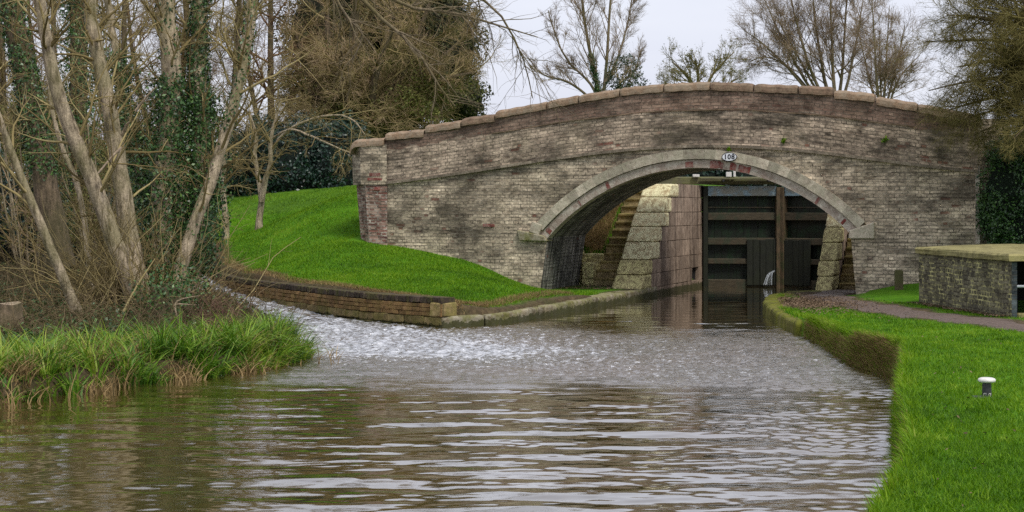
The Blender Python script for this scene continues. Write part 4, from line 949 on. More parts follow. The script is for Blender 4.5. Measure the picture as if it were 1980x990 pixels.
# -- tall bare trees filling the background behind the left bank
rng = np.random.RandomState(41)
bgl = ['bare brown tree in the thicket behind the left bank, at the far left edge', 'bare tree in the thicket rising behind the first pale trunk', 'bare tree in the thicket rising between the pale trunks and the ivy trunks', 'bare tree in the thicket directly behind the ivy trunks',
       'bare twiggy tree behind the pale right-leaning trunk', 'bare twiggy tree rising behind the forked small tree']
for k, (x, Y) in enumerate([(15, 52), (110, 56), (235, 53), (335, 58), (440, 57), (525, 62)]):
    w = rng.uniform(-30, 30)
    st = [pxs([(x, 470), (x+w*.3, 330), (x+w*.6, 180), (x+w, 30), (x+w*1.3, -150)], Y, Y+rng.uniform(-1, 1), [20, 16, 13, 10, 6]), pxs([(x, 440), (x-w*.8-20, 280), (x-w-50, 120), (x-w-70, -60)], Y, Y+1, [13, 11, 8, 5])]
    simple_tree('bare_tree', bgl[k], st, (float(pd(x, 460, Y)[0]), Y, 1.2), ('bark_d', 'twig_r' if k % 2 else 'twig'), rng,
                [dict(c=26, tmin=.05, len=.30, ang=55, n=8, rs=.45, tip=.006, wob=.13), dict(c=10, len=.55, n=6, tip=.004, wob=.15, tmin=.15), dict(c=8, len=.6, n=5, tip=.0035, wob=.16, tmin=.1), dict(c=3, len=.65, n=4, tip=.0035, wob=.16)], nst=12)

# -- evergreen undergrowth masses
def bush(name, label, blobs, mat, rng, K, size, cat='bush', group=None, core=True, nb=1.0, twigs=0, tw='twig', sticks=True):
    base = (blobs[0][0][0], blobs[0][0][1], min(b_[0][2]-b_[1][2] for b_ in blobs)); o_ = thing(name, label, cat, base, group)
    tot = sum(b_[1][0]*b_[1][2] for b_ in blobs); lst = []; cores = []
    for c_, r in blobs:
        k = int(K*r[0]*r[2]/tot); C, d = ellip(c_, r, k, rng, .38, .22)
        n0 = np.sin(C[:, 0]*4.1+C[:, 2]*2.3)+np.sin(C[:, 2]*5.2-C[:, 0]*1.9+C[:, 1]); kk = n0+rng.randn(k)*.8 > -1.0
        V, F = leaves_arr(C[kk], np.full(kk.sum(), size), rng, d[kk]*nb); lst.append((V, F))
    V, F = merge(lst); np_mesh('foliage', V, F, M[mat], o_, np.clip(rng.rand(len(F))**1.5, 0, 1))
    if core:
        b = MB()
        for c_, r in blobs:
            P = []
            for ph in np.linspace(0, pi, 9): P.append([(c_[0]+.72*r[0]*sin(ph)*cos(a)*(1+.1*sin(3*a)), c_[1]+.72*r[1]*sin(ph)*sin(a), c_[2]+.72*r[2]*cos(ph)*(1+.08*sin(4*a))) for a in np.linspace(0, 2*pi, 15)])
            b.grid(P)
        b.build('blocking_core', M['holly'] if False else M[mat+'_core'] if mat+'_core' in M else M[mat], o_)  # hidden dark blob added to block light through the foliage
    if twigs:
        c_, r = blobs[0]; st = np.array([[(c_[0]+rng.uniform(-.2, .2)*r[0], c_[1], c_[2]-r[2]*.9)]+[(0, 0, 0)]*5 for _ in range(7)], float)
        for i in range(7):
            tgt = np.array(c_)+nrm(rng.randn(1, 3))[0]*np.array(r)*.8*np.array([1, 1, .8]); st[i] = catmull([st[i, 0], .5*(st[i, 0]+tgt)+rng.randn(3)*.2, tgt], 6)
        r0 = np.tile(np.linspace(.05, .02, 6)*max(.6, r[0]/3), (7, 1)); a1 = spawn(st, r0, int(twigs**.5), .3, 45, 18, .5, .5, 6, .15, .02, .5, rng, tip=.004); a2 = spawn(*a1, int(twigs**.5), .2, 42, 15, .5, .5, 5, .16, .02, .6, rng, tip=.003)
        tube_obj('branches', [(st, r0), a1, a2], [5, 3, 3], M[tw], o_, rng)
    return o_
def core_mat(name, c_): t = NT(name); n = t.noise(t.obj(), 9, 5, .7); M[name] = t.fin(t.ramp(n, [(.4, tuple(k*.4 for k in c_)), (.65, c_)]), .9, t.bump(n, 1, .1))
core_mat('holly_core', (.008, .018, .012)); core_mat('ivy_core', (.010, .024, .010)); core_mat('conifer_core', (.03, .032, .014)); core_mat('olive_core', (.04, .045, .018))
rng = np.random.RandomState(51)
def pb(x, y, Y, rx, rz, ry=None):
    return (tuple(pd(x, y, Y)), (rx/FPX*Y, (ry if ry else rx*.7/FPX*Y), rz/FPX*Y))
bush('holly_hedge', 'dark glossy evergreen hedge behind the mound, left of the bridge end', [pb(560, 330, 54, 120, 110, 1.5), pb(650, 330, 54, 90, 115, 1.5), pb(480, 330, 56, 80, 100, 1.5)], 'holly', rng, 42000, .10, 'hedge')
bush('evergreen_bush', 'dark ivy thicket at the far left behind the leaning grey stem', [pb(30, 440, 40, 120, 120), pb(140, 430, 42, 90, 110), pb(-60, 380, 41, 90, 130)], 'holly', rng, 30000, .085)
bush('evergreen_bush', 'green scrubby bush between the leaning stems on the left bank', [pb(120, 330, 46, 100, 80), pb(210, 380, 44, 70, 120), pb(60, 250, 48, 70, 90)], 'olive', rng, 20000, .07)
bush('evergreen_bush', 'dark shrub behind the base of the ivy-covered trunks', [pb(310, 420, 47, 80, 110), pb(365, 420, 50, 45, 90), pb(250, 330, 50, 60, 90)], 'ivy', rng, 18000, .08)
# -- the great round twiggy tree left of the bridge
rng = np.random.RandomState(61)
tw = thing('round_tree', 'broad round-crowned tree dense with brown twigs overhanging the left end of the bridge', 'tree', (float(pd(700, 400, 60)[0]), 60, 2.6))
st = [pxs([(700, 420), (705, 330), (700+dx*.3, 230), (700+dx*.7, 120+dy*.3), (720+dx, dy)], 60, 60+dz, [34, 28, 20, 13, 5]) for dx, dy, dz in ((-150, 60, -2), (-90, -60, 1), (-20, -110, -2), (60, -100, 2), (130, -40, -2), (190, 60, 0), (-160, 180, 0), (200, 140, -1), (40, 60, -3), (-60, 100, -3))]
P, Rr = stems_np(st, 12); tube_obj('trunk', [(P, Rr)], [7], M['bark_d'], tw, rng)
q1 = spawn(P, Rr, 17, .4, 48, 16, .28, .5, 8, .13, .0, .45, rng, tip=.008); q2 = spawn(*q1, 9, .15, 45, 15, .55, .5, 6, .15, .0, .6, rng, tip=.004); q3 = spawn(*q2, 15, .1, 42, 15, .75, .5, 5, .14, .02, .6, rng, tip=.0035)
tube_obj('branches', [q1, q2], [4, 3], M['twig'], tw, rng); tube_obj('twigs', [q3], [3], M['twig_mix'], tw, rng)
C, d = ellip(pd(735, 190, 60), (3.4, 2.6, 2.0), 40000, rng, .6, .3); kk = (np.sin(C[:, 0]*2.1+C[:, 2]*1.3)+np.sin(C[:, 2]*2.9-C[:, 0]*.9)+.6*rng.randn(len(C))) > .0
V, F = leaves_arr(C[kk], np.full(kk.sum(), .10), rng); np_mesh('foliage', V, F, M['olive'], tw, rng.rand(len(F)))
tc = bush('conifer_tree', 'dark conifer rising behind the round twiggy tree at the top of the picture', [pb(640, 60, 66, 110, 110, 2), pb(760, 20, 66, 130, 120, 2), pb(860, 90, 66, 80, 120, 2), pb(700, 200, 66, 150, 130, 2), pb(890, 190, 65, 60, 60, 1.5)], 'conifer', rng, 60000, .13, 'tree')
# -- skyline trees behind the bridge
rng = np.random.RandomState(71)
def skytree(name, label, stems, Y, lv, mats=('bark_s', 'twig_s'), **kw):
    b0 = pd(stems[0][0][0][0], 380, Y); return simple_tree(name, label, [pxs(s, Y, Y+rng.uniform(-1.5, 1.5), w) for s, w in stems], (float(b0[0]), Y, 2.8), mats, rng, lv, **kw)
skytree('bare_tree', 'slender bare tree on the skyline above the left shoulder of the bridge', [([(1165, 330), (1160, 200), (1145, 120), (1130, 40), (1118, -60)], [12, 9, 7, 5, 3]), ([(1163, 230), (1172, 130), (1178, 40), (1185, -60)], [9, 6, 5, 3]),
    ([(1160, 200), (1140, 160), (1100, 120), (1075, 70), (1060, 20)], [6, 5, 4, 3, 2]), ([(1160, 210), (1130, 180), (1090, 155), (1050, 145), (1020, 110)], [6, 5, 4, 3, 2]), ([(1168, 170), (1195, 110), (1212, 50), (1225, -20)], [5, 4, 3, 2]), ([(1168, 210), (1200, 160), (1225, 140), (1240, 95)], [5, 4, 3, 2])], 72,
    [dict(c=20, tmin=.2, len=.27, ang=32, asd=10, n=7, rs=.4, tip=.005, trop=.05, wob=.09), dict(c=11, len=.5, ang=32, n=6, tip=.004, trop=.04, wob=.1), dict(c=8, len=.7, ang=30, n=4, tip=.0032, trop=.03)], ivyspec=[(0, 2500, .25, .55, .15)])
bush('holly_tree', 'small dark round holly against the sky behind the slender bare tree', [pb(1205, 140, 68, 36, 38, .8), pb(1222, 165, 68, 34, 30, .8), pb(1190, 170, 68, 25, 26, .6)], 'olive_dark', rng, 2600, .085, 'tree', core=False, twigs=90)
skytree('low_tree', 'low spreading lichened tree peeping over the crown of the parapet', [([(1350, 300), (1352, 200), (1330, 150), (1300, 120)], [12, 9, 6, 3]), ([(1355, 230), (1370, 160), (1395, 125), (1420, 100)], [9, 6, 4, 2]), ([(1352, 220), (1350, 150), (1345, 115)], [8, 5, 3]), ([(1352, 230), (1320, 175), (1285, 160)], [6, 4, 2]), ([(1356, 230), (1400, 170), (1430, 150)], [6, 4, 2])], 66,
    [dict(c=14, tmin=.3, len=.35, ang=42, n=7, rs=.45, tip=.005, trop=.03), dict(c=10, len=.5, n=5, tip=.004, trop=.04), dict(c=7, len=.55, n=4, tip=.0035, trop=.06)], ('bark_s', 'twig_o'), leafspec=(2600, .05, .055, 'olive', 'foliage'))
SP_ = []
for (tx, ty, w) in ((1440, 60, 7), (1475, -10, 8), (1520, -50, 9), (1565, -70, 10), (1605, -80, 10), (1640, -60, 9), (1672, -20, 8), (1450, 120, 6), (1500, 30, 7)):
    bx_ = 1610+(tx-1560)*.12; SP_.append(([(bx_, 330), (bx_+(tx-bx_)*.08, 215), (bx_+(tx-bx_)*.42, 140), (bx_+(tx-bx_)*.78, (ty+140)*.42), (tx, ty)], [w*1.1, w*.85, w*.65, w*.4, 1.2]))
skytree('bare_tree', 'wide bare tree with fanned upswept limbs on the skyline right of the arch crown', SP_, 74,
    [dict(c=22, tmin=.42, len=.25, ang=40, n=7, rs=.42, tip=.006, trop=.06, wob=.11), dict(c=11, len=.5, ang=36, n=6, tip=.004, trop=.06, wob=.11), dict(c=11, len=.7, n=4, tip=.0034, trop=.04)])
SP_ = []
for (tx, ty, w) in ((1655, 40, 7), (1685, -20, 8), (1720, 10, 8), (1750, 50, 7), (1775, 110, 6), (1700, 60, 6)):
    bx_ = 1705; SP_.append(([(bx_, 330), (bx_+(tx-bx_)*.2, 210), (bx_+(tx-bx_)*.5, 150), (tx, ty)], [w*1.0, w*.8, w*.55, 1.2]))
skytree('bare_tree', 'bare tree on the skyline between the fanned tree and the olive thorn tree', SP_, 70,
    [dict(c=20, tmin=.4, len=.28, ang=42, n=7, rs=.42, tip=.006, trop=.05, wob=.11), dict(c=11, len=.5, ang=36, n=6, tip=.004, trop=.05, wob=.11), dict(c=10, len=.7, n=4, tip=.0034, trop=.04)])
# dark wood closing the view beyond the lock
bush('evergreen_bush', 'dark evergreen screen beyond the lock, seen in the gap above the gates', [pb(1390, 300, 82, 150, 70, 2), pb(1250, 300, 84, 120, 60, 2), pb(1530, 300, 82, 120, 70, 2), pb(1330, 355, 81, 110, 40, 2), pb(1450, 355, 81, 110, 40, 2)], 'holly', rng, 12000, .22)
# -- thorn tree overhanging from the right
rng = np.random.RandomState(81)
SP_ = []
for (a, b_, w) in (((1990, 60), (1830, 30), 10), ((2000, -20), (1850, -80), 10), ((2010, 120), (1850, 130), 9), ((1995, 180), (1830, 215), 8), ((2000, 230), (1880, 262), 7), ((2010, 60), (1900, -120), 9), ((2010, 150), (1900, 90), 8), ((2030, 0), (1960, -120), 9), ((2040, 200), (1960, 270), 8), ((2060, 100), (1990, 120), 8), ((2000, 90), (1790, 80), 8), ((1995, 150), (1795, 175), 8), ((2020, 20), (1810, -40), 8), ((1995, 205), (1850, 235), 7), ((2030, 120), (1940, 60), 8), ((2030, 170), (1930, 190), 7)):
    SP_.append(([(2150, 420), (2120, 250), (2060, (a[1]+250)/2), a, ((a[0]+b_[0])/2, (a[1]+b_[1])/2-8), b_], [w*2.4, w*2, w*1.5, w, w*.7, 2]))
tr, P, Rr, bs = simple_tree('thorn_tree', 'dense olive-brown twiggy tree overhanging the right end of the bridge', [pxs(s, 33.5, 33.5+rng.uniform(-1.8, 1.2), w) for s, w in SP_], tuple(pd(2150, 560, 33.5)), ('bark_d', 'twig_o'), rng,
    [dict(c=30, tmin=.42, len=.25, ang=50, n=8, rs=.4, tip=.003, trop=-.01, wob=.15), dict(c=13, tmin=.1, len=.5, ang=46, n=6, tip=.002, trop=-.01, wob=.15), dict(c=9, tmin=.1, len=.6, ang=42, n=4, tip=.002, trop=0, wob=.14)],
    leafspec=(16000, .03, .02, 'olive', 'foliage'), nst=16)
bush('ivy_mass', 'thick dark ivy smothering the right end of the bridge above the slab roof', [pb(1960, 380, 35.2, 70, 110, .7), pb(1985, 300, 35.2, 80, 60, .7), pb(1930, 420, 35.4, 42, 70, .5), pb(2000, 450, 35, 80, 80, .8)], 'ivy', rng, 26000, .06)
# -- little ferns rooted in the brickwork
for x, y, r, lb in ((1517, 271, .07, 'tiny green fern growing from the brickwork right of the number plate'), (1712, 270, .08, 'small green weed growing high on the bridge towards the right'), (1410, 289, .05, 'tuft of green weed directly above the number plate')):
    k = (x-XC)/FPX; u = (k*O2[1]-O2[0])/(UV_[0]-k*UV_[1]); q = O2+UV_*u; z = CAMH-(y-YH)*q[1]/FPX; c_ = np.array(L(u, -.07, z))
    C = c_+rng.randn(70, 3)*r*.36; V, F = leaves_arr(C, np.full(70, .05), rng); tag(np_mesh('wall_fern', V, F, M['grass'], None, rng.rand(70)), lb, 'fern', 'weeds growing on the bridge')

# ------------------------------------------------------------------ blades: reeds, lawn, dead grass, litter
def blades(N, X, Y, Z, h, w, lean, rng, seg=2, curve=.5, dirs=None):
    th = rng.rand(N)*2*pi if dirs is None else dirs; dx, dy = np.cos(th), np.sin(th); ln_ = lean*(.3+.9*rng.rand(N)); wth = rng.rand(N)*2*pi
    wx_, wy_ = np.cos(wth)*w*.5, np.sin(wth)*w*.5; V = []
    for s in range(seg+1):
        q = s/seg; off = h*ln_*(q**(1+curve)); zz = Z+h*q*np.sqrt(np.clip(1-(ln_*q**curve)**2*.6, .15, 1)); k = (1-q)**.7 if s < seg else 0
        if s < seg: V += [np.stack([X+dx*off-wx_*k, Y+dy*off-wy_*k, zz], 1), np.stack([X+dx*off+wx_*k, Y+dy*off+wy_*k, zz], 1)]
        else: V += [np.stack([X+dx*off, Y+dy*off, zz], 1)]
    nv = 2*seg+1; VV = np.stack(V, 1).reshape(-1, 3); F = []
    for s in range(seg):
        a = 2*s
        if s < seg-1: F += [(a, a+1, a+3), (a, a+3, a+2)]
        else: F += [(a, a+1, a+2)]
    F = np.array(F); FF = (np.arange(N)[:, None, None]*nv+F[None]).reshape(-1, 3); return VV, FF, len(F)
rng = np.random.RandomState(91)
def sample(n, ypow, xr, yr):
    Y = (yr[0]**(-ypow)+rng.rand(n)*(yr[1]**(-ypow)-yr[0]**(-ypow)))**(-1/ypow); X = xr[0]+(xr[1]-xr[0])*rng.rand(n); return X, Y
# right lawn
X, Y = sample(560000, 1.0, (1.9, 12), (8.8, 38.5)); k = (X/Y < .325); X, Y = X[k], Y[k]
gm = grass_mask(X, Y); sd = sdist(X, Y); u, w = toL(X, Y); inbox = (X > 7.45+(30.7-Y)*.09) & (Y > 26.3)
k = (rng.rand(len(X)) < gm) & (u > 4.3) & (w < -.03) & (sd > .07) & ~inbox & (np.hypot(X-p[0]*0-4.24, Y-14.9) > .06); X, Y, sd = X[k], Y[k], sd[k]
h = (.028+.03*rng.rand(len(X)))*(1+.35*lump(X*2.3, Y*2.3))*(1+1.0*(1-sst(.1, .45, sd))); V, F, m = blades(len(X), X, Y, tz(X, Y)-.006, h, .0035+Y*.00028, .8, rng)
tn = np.clip(rng.rand(len(X))*.8+.15*(1-sst(.15, .5, sd))+.13*lump(X*.7, Y*.5)+.12*lump(X*2.7, Y*2.3), 0, 1); tag(np_mesh('lawn_grass', V, F, M['grass'], None, np.repeat(tn, m)), 'short bright green lawn on the right bank', 'grass', kind='stuff')
NT_ = 700; X, Y = sample(NT_*4, 1.0, (1.9, 9), (9, 33)); k = (grass_mask(X, Y) > .8) & (sdist(X, Y) > .05) & (toL(X, Y)[1] < -.2) & ~((X > 7.3+(30.7-Y)*.09) & (Y > 26.3)); X, Y = X[k][:NT_], Y[k][:NT_]
ti = rng.randint(0, len(X), 16000); X, Y = X[ti]+rng.randn(16000)*.035, Y[ti]+rng.randn(16000)*.05; tt = (ti*7919 % 100)/100
V, F, m = blades(16000, X, Y, tz(X, Y)-.005, .05+.055*rng.rand(16000), .006+Y*.0002, 1.1, rng, 2); tag(np_mesh('lawn_tufts', V, F, M['grass'], None, np.repeat(np.clip(tt*.75+.2*rng.rand(16000), 0, 1), m)), 'coarser tufts scattered through the right bank lawn', 'grass', kind='stuff')
X, Y = sample(1500, 1.0, (1.9, 9), (9, 34)); k = (grass_mask(X, Y) > .6) & (toL(X, Y)[1] < -.2); X, Y = X[k][:420], Y[k][:420]; V, F = leaves_arr(np.stack([X, Y, tz(X, Y)+.035], 1), np.full(len(X), .03), rng, np.array([[0, 0, 1.2]])); tag(np_mesh('scattered_leaves', V, F, M['litter'], None, rng.rand(len(X))), 'odd brown leaves lying on the right lawn', 'fallen leaves', kind='stuff')
# mound
X, Y = sample(330000, .5, (-11, 2.0), (29.9, 52)); gm = grass_mask(X, Y); u, w = toL(X, Y); k = (rng.rand(len(X)) < gm) & ((w < -.04) | (u < -5)) & (np.abs(X/Y) < .33); X, Y = X[k], Y[k]
h = (.035+.035*rng.rand(len(X)))*(1+.4*lump(X*1.7, Y*1.7)); V, F, m = blades(len(X), X, Y, tz(X, Y)-.006, h, .016, .8, rng, 1)
tag(np_mesh('mound_grass', V, F, M['grass'], None, np.repeat(np.clip(rng.rand(len(X))*.8+.13*lump(X*.7, Y*.5)+.12*lump(X*2.1, Y*1.9), 0, 1), m)), 'bright green grass on the sloping mound left of the arch', 'grass', kind='stuff')
# dry fringe along the walls and right bank face, steps slope
PX, PY, PH = [], [], []
for (pth, n_, off, hh_) in ((CW, 9000, (.30, .55), .07), ([tuple(WPA[i]) for i in (8, 9, 10, 11)], 5000, (.45, .75), .08)):
    Q = np.array(pth); ii = rng.randint(0, len(Q)-1, n_); f = rng.rand(n_)[:, None]; d_ = nrm(Q[ii+1]-Q[ii]); pnt = Q[ii]*(1-f)+Q[ii+1]*f+np.stack([-d_[:, 1], d_[:, 0]], 1)*rng.uniform(*off, n_)[:, None]
    PX.append(pnt[:, 0]); PY.append(pnt[:, 1]); PH.append(hh_*(.5+rng.rand(n_)))
Q = np.array([(4.88, 27.9), (4.88, 26.6), (4.66, 23), (4.84, 21.6), (4.8, 20.7), (4.5, 19.4), (3.66, 16), (3.14, 13.6), (2.6, 11.3), (1.9, 9.2)]); n_ = 24000; ii = rng.choice(len(Q)-1, n_, p=[.14, .32, .28, .16, .06, .01, .01, .01, .01]); f = rng.rand(n_)[:, None]
pnt = Q[ii]*(1-f)+Q[ii+1]*f+np.stack([rng.uniform(-.05, .10, n_), rng.uniform(-.1, .1, n_)], 1); PX.append(pnt[:, 0]); PY.append(pnt[:, 1]); PH.append(.10*(.4+rng.rand(n_)))
n_ = 12000; uu = rng.uniform(-.3, .47, n_); ww_ = rng.uniform(3.4, 6.4, n_); q = O2[None]+uu[:, None]*UV_+ww_[:, None]*WV_; PX.append(q[:, 0]); PY.append(q[:, 1]); PH.append(.17*(.4+rng.rand(n_)))
PD = [rng.rand(len(a))*2*pi for a in PX]; PD[2] = pi+rng.randn(len(PX[2]))*.8; PH[2] = PH[2]*1.3
X = np.concatenate(PX); Y = np.concatenate(PY); h = np.concatenate(PH); V, F, m = blades(len(X), X, Y, tz(X, Y)-.01, h, .010, 1.0, rng, 3, dirs=np.concatenate(PD))
tag(np_mesh('dry_grass', V, F, M['deadgrass'], None, np.repeat(rng.rand(len(X)), m)), 'dry straw-coloured grass fringing the walls and bank edges', 'grass', kind='stuff')
# green tufts mixed into the bank face
ii = rng.choice(len(Q)-1, 36000, p=[.14, .26, .18, .10, .08, .08, .06, .05, .05]); f = rng.rand(36000)[:, None]; pnt = Q[ii]*(1-f)+Q[ii+1]*f+np.stack([rng.uniform(-.05, .16, 36000), rng.uniform(-.1, .1, 36000)], 1)
V, F, m = blades(36000, pnt[:, 0], pnt[:, 1], tz(pnt[:, 0], pnt[:, 1])-.01, .11*(.4+rng.rand(36000)), .010, 1.0, rng, 3, dirs=pi+rng.randn(36000)*.9); tag(np_mesh('bank_grass', V, F, M['grass'], None, np.repeat(.25+.75*rng.rand(36000), m)), 'long green grass hanging over the edge of the right bank', 'grass', kind='stuff')
# reeds
E_ = np.array([(-8, 16.7), (-5.66, 18.3), (-4.46, 20.7), (-3.5, 21.9), (-3.15, 23.3), (-3.05, 24.3)]); n_ = 15000
ii = rng.choice(5, n_, p=[.2, .34, .22, .16, .08]); f = rng.rand(n_)[:, None]; d_ = nrm(E_[ii+1]-E_[ii]); inw = rng.rand(n_)**1.2*2.3*np.where(ii >= 3, .55, 1)
nt_ = 330; ii = rng.choice(5, nt_, p=[.2, .34, .22, .16, .08]); f = rng.rand(nt_)[:, None]; d_ = nrm(E_[ii+1]-E_[ii]); inw = rng.rand(nt_)**1.1*2.0*np.where(ii >= 3, .4, 1)
TC = E_[ii]*(1-f)+E_[ii+1]*f+np.stack([-d_[:, 1], d_[:, 0]], 1)*(inw-.02)[:, None]; TH = rng.uniform(.14, .56, nt_)*(1-.25*sst(1, 2.2, inw)); TT = rng.rand(nt_)
ti = rng.randint(0, nt_, 13000); off = rng.randn(13000, 2)*.07; pnt = TC[ti]+off; kp = sdist(pnt[:, 0], pnt[:, 1]) > -.15; ti, off, pnt = ti[kp], off[kp], pnt[kp]; n_ = len(ti)
V, F, m = blades(n_, pnt[:, 0], pnt[:, 1], np.maximum(tz(pnt[:, 0], pnt[:, 1]), 0)-.02, TH[ti]*rng.uniform(.6, 1.3, n_), .025, 1.4, rng, 4, .9, dirs=np.arctan2(off[:, 1], off[:, 0])+rng.randn(n_)*.5)
tag(np_mesh('reeds', V, F, M['reed'], None, np.repeat(np.clip(.6*rng.rand(n_)**1.1+.48*TT[ti], 0, 1), m)), 'lush green reeds and sedge along the left water edge', 'reeds', kind='stuff')
n_ = 5200; ii = rng.choice(5, n_, p=[.2, .34, .22, .16, .08]); f = rng.rand(n_)[:, None]; d_ = nrm(E_[ii+1]-E_[ii]); pnt = E_[ii]*(1-f)+E_[ii+1]*f+np.stack([-d_[:, 1], d_[:, 0]], 1)*(rng.rand(n_)*1.6-.05)[:, None]; pnt = np.round(pnt/.7)*.7+rng.randn(n_, 2)*.13
V, F, m = blades(n_, pnt[:, 0], pnt[:, 1], np.maximum(tz(pnt[:, 0], pnt[:, 1]), 0)-.02, .14+.3*rng.rand(n_), .016, 1.2, rng, 4, .8)
tag(np_mesh('dead_reeds', V, F, M['deadgrass'], None, np.repeat(.4+.6*rng.rand(n_), m)), 'bleached dead reed blades among the green ones', 'reeds', kind='stuff')
# undergrowth: tangled brown stems and dead grass over the left bank
def tangle(N, fx, fy, ln0, ln1, r, up, rng, n=6, drop=0.0, z0=0.0):
    X, Y = fx, fy; Z = tz(X, Y)+z0; d = nrm(np.stack([rng.randn(N), rng.randn(N), np.abs(rng.randn(N))*up], 1)); st = (rng.uniform(ln0, ln1, N)/(n-1))[:, None]; Q = np.empty((N, n, 3)); Q[:, 0] = np.stack([X, Y, Z], 1)
    for s in range(1, n): d = nrm(d+.22*rng.randn(N, 3)+np.array([0, 0, -drop])); Q[:, s] = Q[:, s-1]+d*st
    return Q, np.tile(np.linspace(r, r*.35, n), (N, 1))*rng.uniform(.6, 1.4, N)[:, None]
def bankpts(N, xr, yr):
    X = rng.uniform(*xr, N*3); Y = rng.uniform(*yr, N*3); k = (sdist(X, Y) > .2) & (X < -2.9-(Y-24)*.3) & (X/Y > -.36); return X[k][:N], Y[k][:N]
X, Y = bankpts(7000, (-12, -3.2), (22.5, 38)); Q_ = tangle(len(X), X, Y, .3, 1.1, .006, .7, rng, drop=.1)
tag(tube_obj('undergrowth', [Q_], [3], M['scrub'], None, rng), 'tangle of brown dead stems and brambles covering the left bank', 'undergrowth', kind='stuff')
X, Y = bankpts(26000, (-12, -3.2), (21.5, 40)); V, F, m = blades(len(X), X, Y, tz(X, Y)-.01, .1+.22*rng.rand(len(X)), .012, 1.2, rng, 2)
tag(np_mesh('rough_grass', V, F, M['roughgrass'], None, np.repeat(rng.rand(len(X))**1.8, m)), 'rough withered grass on the left bank around the tree bases', 'grass', kind='stuff')
X, Y = bankpts(16000, (-12, -3.2), (21.5, 40)); V, F = leaves_arr(np.stack([X, Y, tz(X, Y)+.02+.12*rng.rand(len(X))], 1), np.full(len(X), .07), rng, np.array([[0, 0, 1.]])); tag(np_mesh('ground_ivy', V, F, M['ivy'], None, rng.rand(len(X))), 'low creeping ivy over the left bank', 'ivy', kind='stuff')
# upright sucker shoots round the willow stool
N = 380; X = rng.normal(-6.45, .55, N); Y = rng.normal(28.0, .6, N); Q_ = tangle(N, X, Y, .8, 2.3, .009, 3.2, rng, 7, .03); Q2_ = spawn(*Q_, 2, .3, 35, 12, .4, .5, 5, .12, .0, .6, rng, tip=.002)
tag(tube_obj('sucker_shoots', [Q_, Q2_], [4, 3], M['twig'], None, rng), 'thicket of thin reddish brown shoots round the tree stool', 'shoots', kind='stuff')
# bramble mound at the tip of the bank
N = 520; f = rng.rand(N); X = -3.9-1.6*f+rng.randn(N)*.2; Y = 24.4+3.4*f+rng.randn(N)*.35; k = sdist(X, Y) > -.05; X, Y = X[k], Y[k]; Q_ = tangle(len(X), X, Y, .35, .85, .006, .9, rng, 8, .18); Q2_ = spawn(*Q_, 4, .2, 50, 15, .25, .5, 4, .12, -.05, .7, rng, tip=.0015)
bm = thing('bramble_bush', 'arching purplish bramble stems at the tip of the left bank beside the stream', 'bramble', (-4.4, 25.5, .2)); tube_obj('stems', [Q_, Q2_], [3, 3], M['bramble'], bm, rng)
C = on_tubes(Q_, 1500, rng, .03); V, F = leaves_arr(C, np.full(len(C), .04), rng); np_mesh('leaves', V, F, M['olive'], bm, rng.rand(len(F)))
N = 900; X = rng.normal(-3.45, .25, N); Y = rng.normal(24.0, .45, N); k = sdist(X, Y) > -.1; X, Y = X[k], Y[k]; V, F, m = blades(len(X), X, Y, np.maximum(tz(X, Y), 0)-.01, .2+.35*rng.rand(len(X)), .014, 1.25, rng, 4, .9)
tag(np_mesh('sedge_clump', V, F, M['reed'], None, np.repeat(rng.rand(len(X))**1.5, m)), 'drooping green and brown sedge clump at the tip of the left bank', 'sedge')
# pale dead branch stuck in the bank
st = [pxs([(360, 655), (345, 620), (338, 590), (352, 578), (385, 572)], 25.5, 26, [6, 5, 4, 3, 2]), pxs([(338, 592), (345, 588), (380, 590)], 25.5, 25.8, [3, 3, 2])]
P, Rr = stems_np(st, 9); tag(tube_obj('dead_branch', [(P, Rr)], [6], M['bark_p'], None, rng), 'pale bent dead branch poking from the bank beside the tree stool', 'branch')
st = [pxs([(215, 655), (245, 590), (270, 545), (300, 500)], 26, 26.4, [6, 5, 4, 2]), pxs([(0, 635), (40, 610), (80, 600), (150, 615)], 24, 24.4, [3, 4, 3, 2])]
P, Rr = stems_np(st[:1], 9); tag(tube_obj('dead_branch', [(P, Rr)], [6], M['twig'], None, rng), 'straight thin brown branch leaning against the tree base', 'branch')
# leaf litter at the towpath corner, along the chamber and under the arch ledge
N = 6500; X = rng.normal(5.85, .42, N); Y = rng.normal(33.2, 1.9, N); k = sdist(X, Y) > .3; X, Y = X[k], Y[k]
N2 = 1500; f = rng.rand(N2); X2 = 7.5+.42*f-.08*np.abs(rng.randn(N2)); Y2_ = 30.7-4.4*f; X = np.r_[X, X2]; Y = np.r_[Y, Y2_]
N2 = 900; uu = rng.uniform(.1, 1.4, N2); ww_ = rng.uniform(.8, 2.8, N2); q = O2[None]+uu[:, None]*UV_+ww_[:, None]*WV_; X = np.r_[X, q[:, 0]]; Y = np.r_[Y, q[:, 1]]
V, F = leaves_arr(np.stack([X, Y, tz(X, Y)+.025+.015*rng.rand(len(X))], 1), np.full(len(X), .042), rng, np.array([[0, 0, 2.2]])); tag(np_mesh('leaf_litter', V, F, M['litter'], None, rng.rand(len(X))), 'brown fallen leaves beside the towpath', 'fallen leaves', kind='stuff')

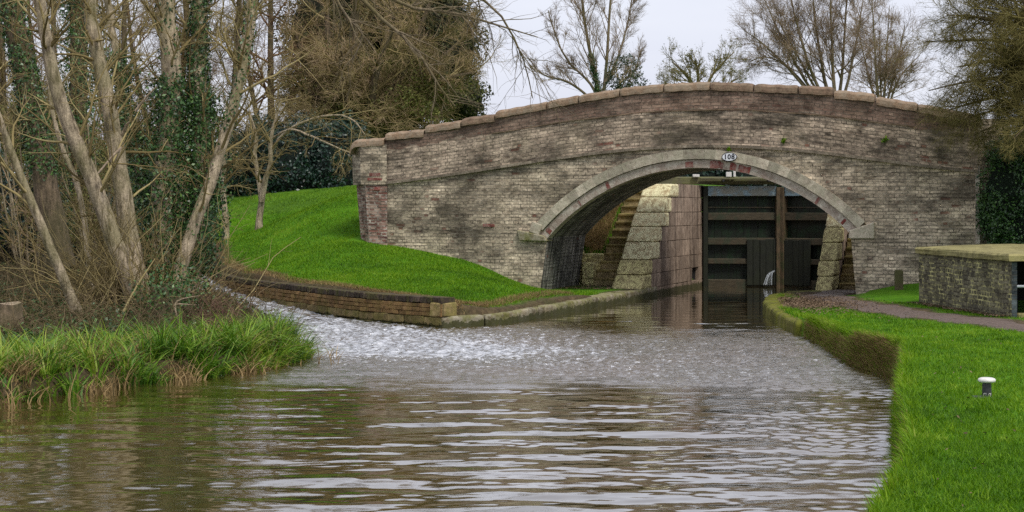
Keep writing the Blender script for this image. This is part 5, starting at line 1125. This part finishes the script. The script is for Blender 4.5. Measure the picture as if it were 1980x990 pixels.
# ------------------------------------------------------------------ world, sun, camera
w = bpy.data.worlds.new('World'); SC.world = w; w.use_nodes = True; nt = w.node_tree; nt.nodes.clear()
sky = nt.nodes.new('ShaderNodeTexSky'); sky.sky_type = 'NISHITA'; sky.sun_disc = False; sky.sun_elevation = R(38); sky.sun_rotation = R(200); sky.air_density = 1; sky.dust_density = 2; sky.ozone_density = 1
tcn = nt.nodes.new('ShaderNodeTexCoord'); nz = nt.nodes.new('ShaderNodeTexNoise'); mp = nt.nodes.new('ShaderNodeMapping'); mp.inputs['Scale'].default_value = (1, 1, 4); nz.inputs['Scale'].default_value = 2.2; nz.inputs['Detail'].default_value = 5
cr = nt.nodes.new('ShaderNodeValToRGB'); cr.color_ramp.elements[0].position = .35; cr.color_ramp.elements[0].color = (4.75, 4.85, 5.65, 1); cr.color_ramp.elements[1].position = .65; cr.color_ramp.elements[1].color = (5.75, 5.85, 6.4, 1)
mx = nt.nodes.new('ShaderNodeMix'); mx.data_type = 'RGBA'; mx.inputs[0].default_value = .88
bg = nt.nodes.new('ShaderNodeBackground'); bg.inputs[1].default_value = .1; wo = nt.nodes.new('ShaderNodeOutputWorld')
nt.links.new(tcn.outputs['Generated'], mp.inputs[0]); nt.links.new(mp.outputs[0], nz.inputs[0]); nt.links.new(nz.outputs[0], cr.inputs[0]); nt.links.new(sky.outputs[0], mx.inputs[6]); nt.links.new(cr.outputs[0], mx.inputs[7]); nt.links.new(mx.outputs[2], bg.inputs[0]); nt.links.new(bg.outputs[0], wo.inputs[0])
sd_ = bpy.data.lights.new('sun', 'SUN'); sd_.energy = 1.5; sd_.angle = R(14); sd_.color = (1, .95, .87); so = bpy.data.objects.new('sun', sd_); COL.objects.link(so)
from mathutils import Vector
SV = Vector((.45, -.62, 1.12)).normalized(); so.rotation_euler = SV.to_track_quat('Z', 'Y').to_euler(); so.location = (0, 0, 20)
sky.sun_elevation = math.asin(SV.z); sky.sun_rotation = math.atan2(SV.x, SV.y)
cd = bpy.data.cameras.new('camera'); co = bpy.data.objects.new('camera', cd); COL.objects.link(co); co.location = (0, 0, CAMH); co.rotation_euler = (R(90), 0, 0)
cd.sensor_width = 36; cd.lens = 36*FPX/1980; cd.shift_y = -(495-YH)/1980; cd.clip_end = 2000; cd.clip_start = .1; SC.camera = co
SC.view_settings.view_transform = 'Standard'; SC.view_settings.look = 'None'; SC.view_settings.gamma = 1; SC.view_settings.exposure = 0.7
SC.cycles.max_bounces = 6; SC.cycles.transparent_max_bounces = 8; SC.cycles.use_denoising = False
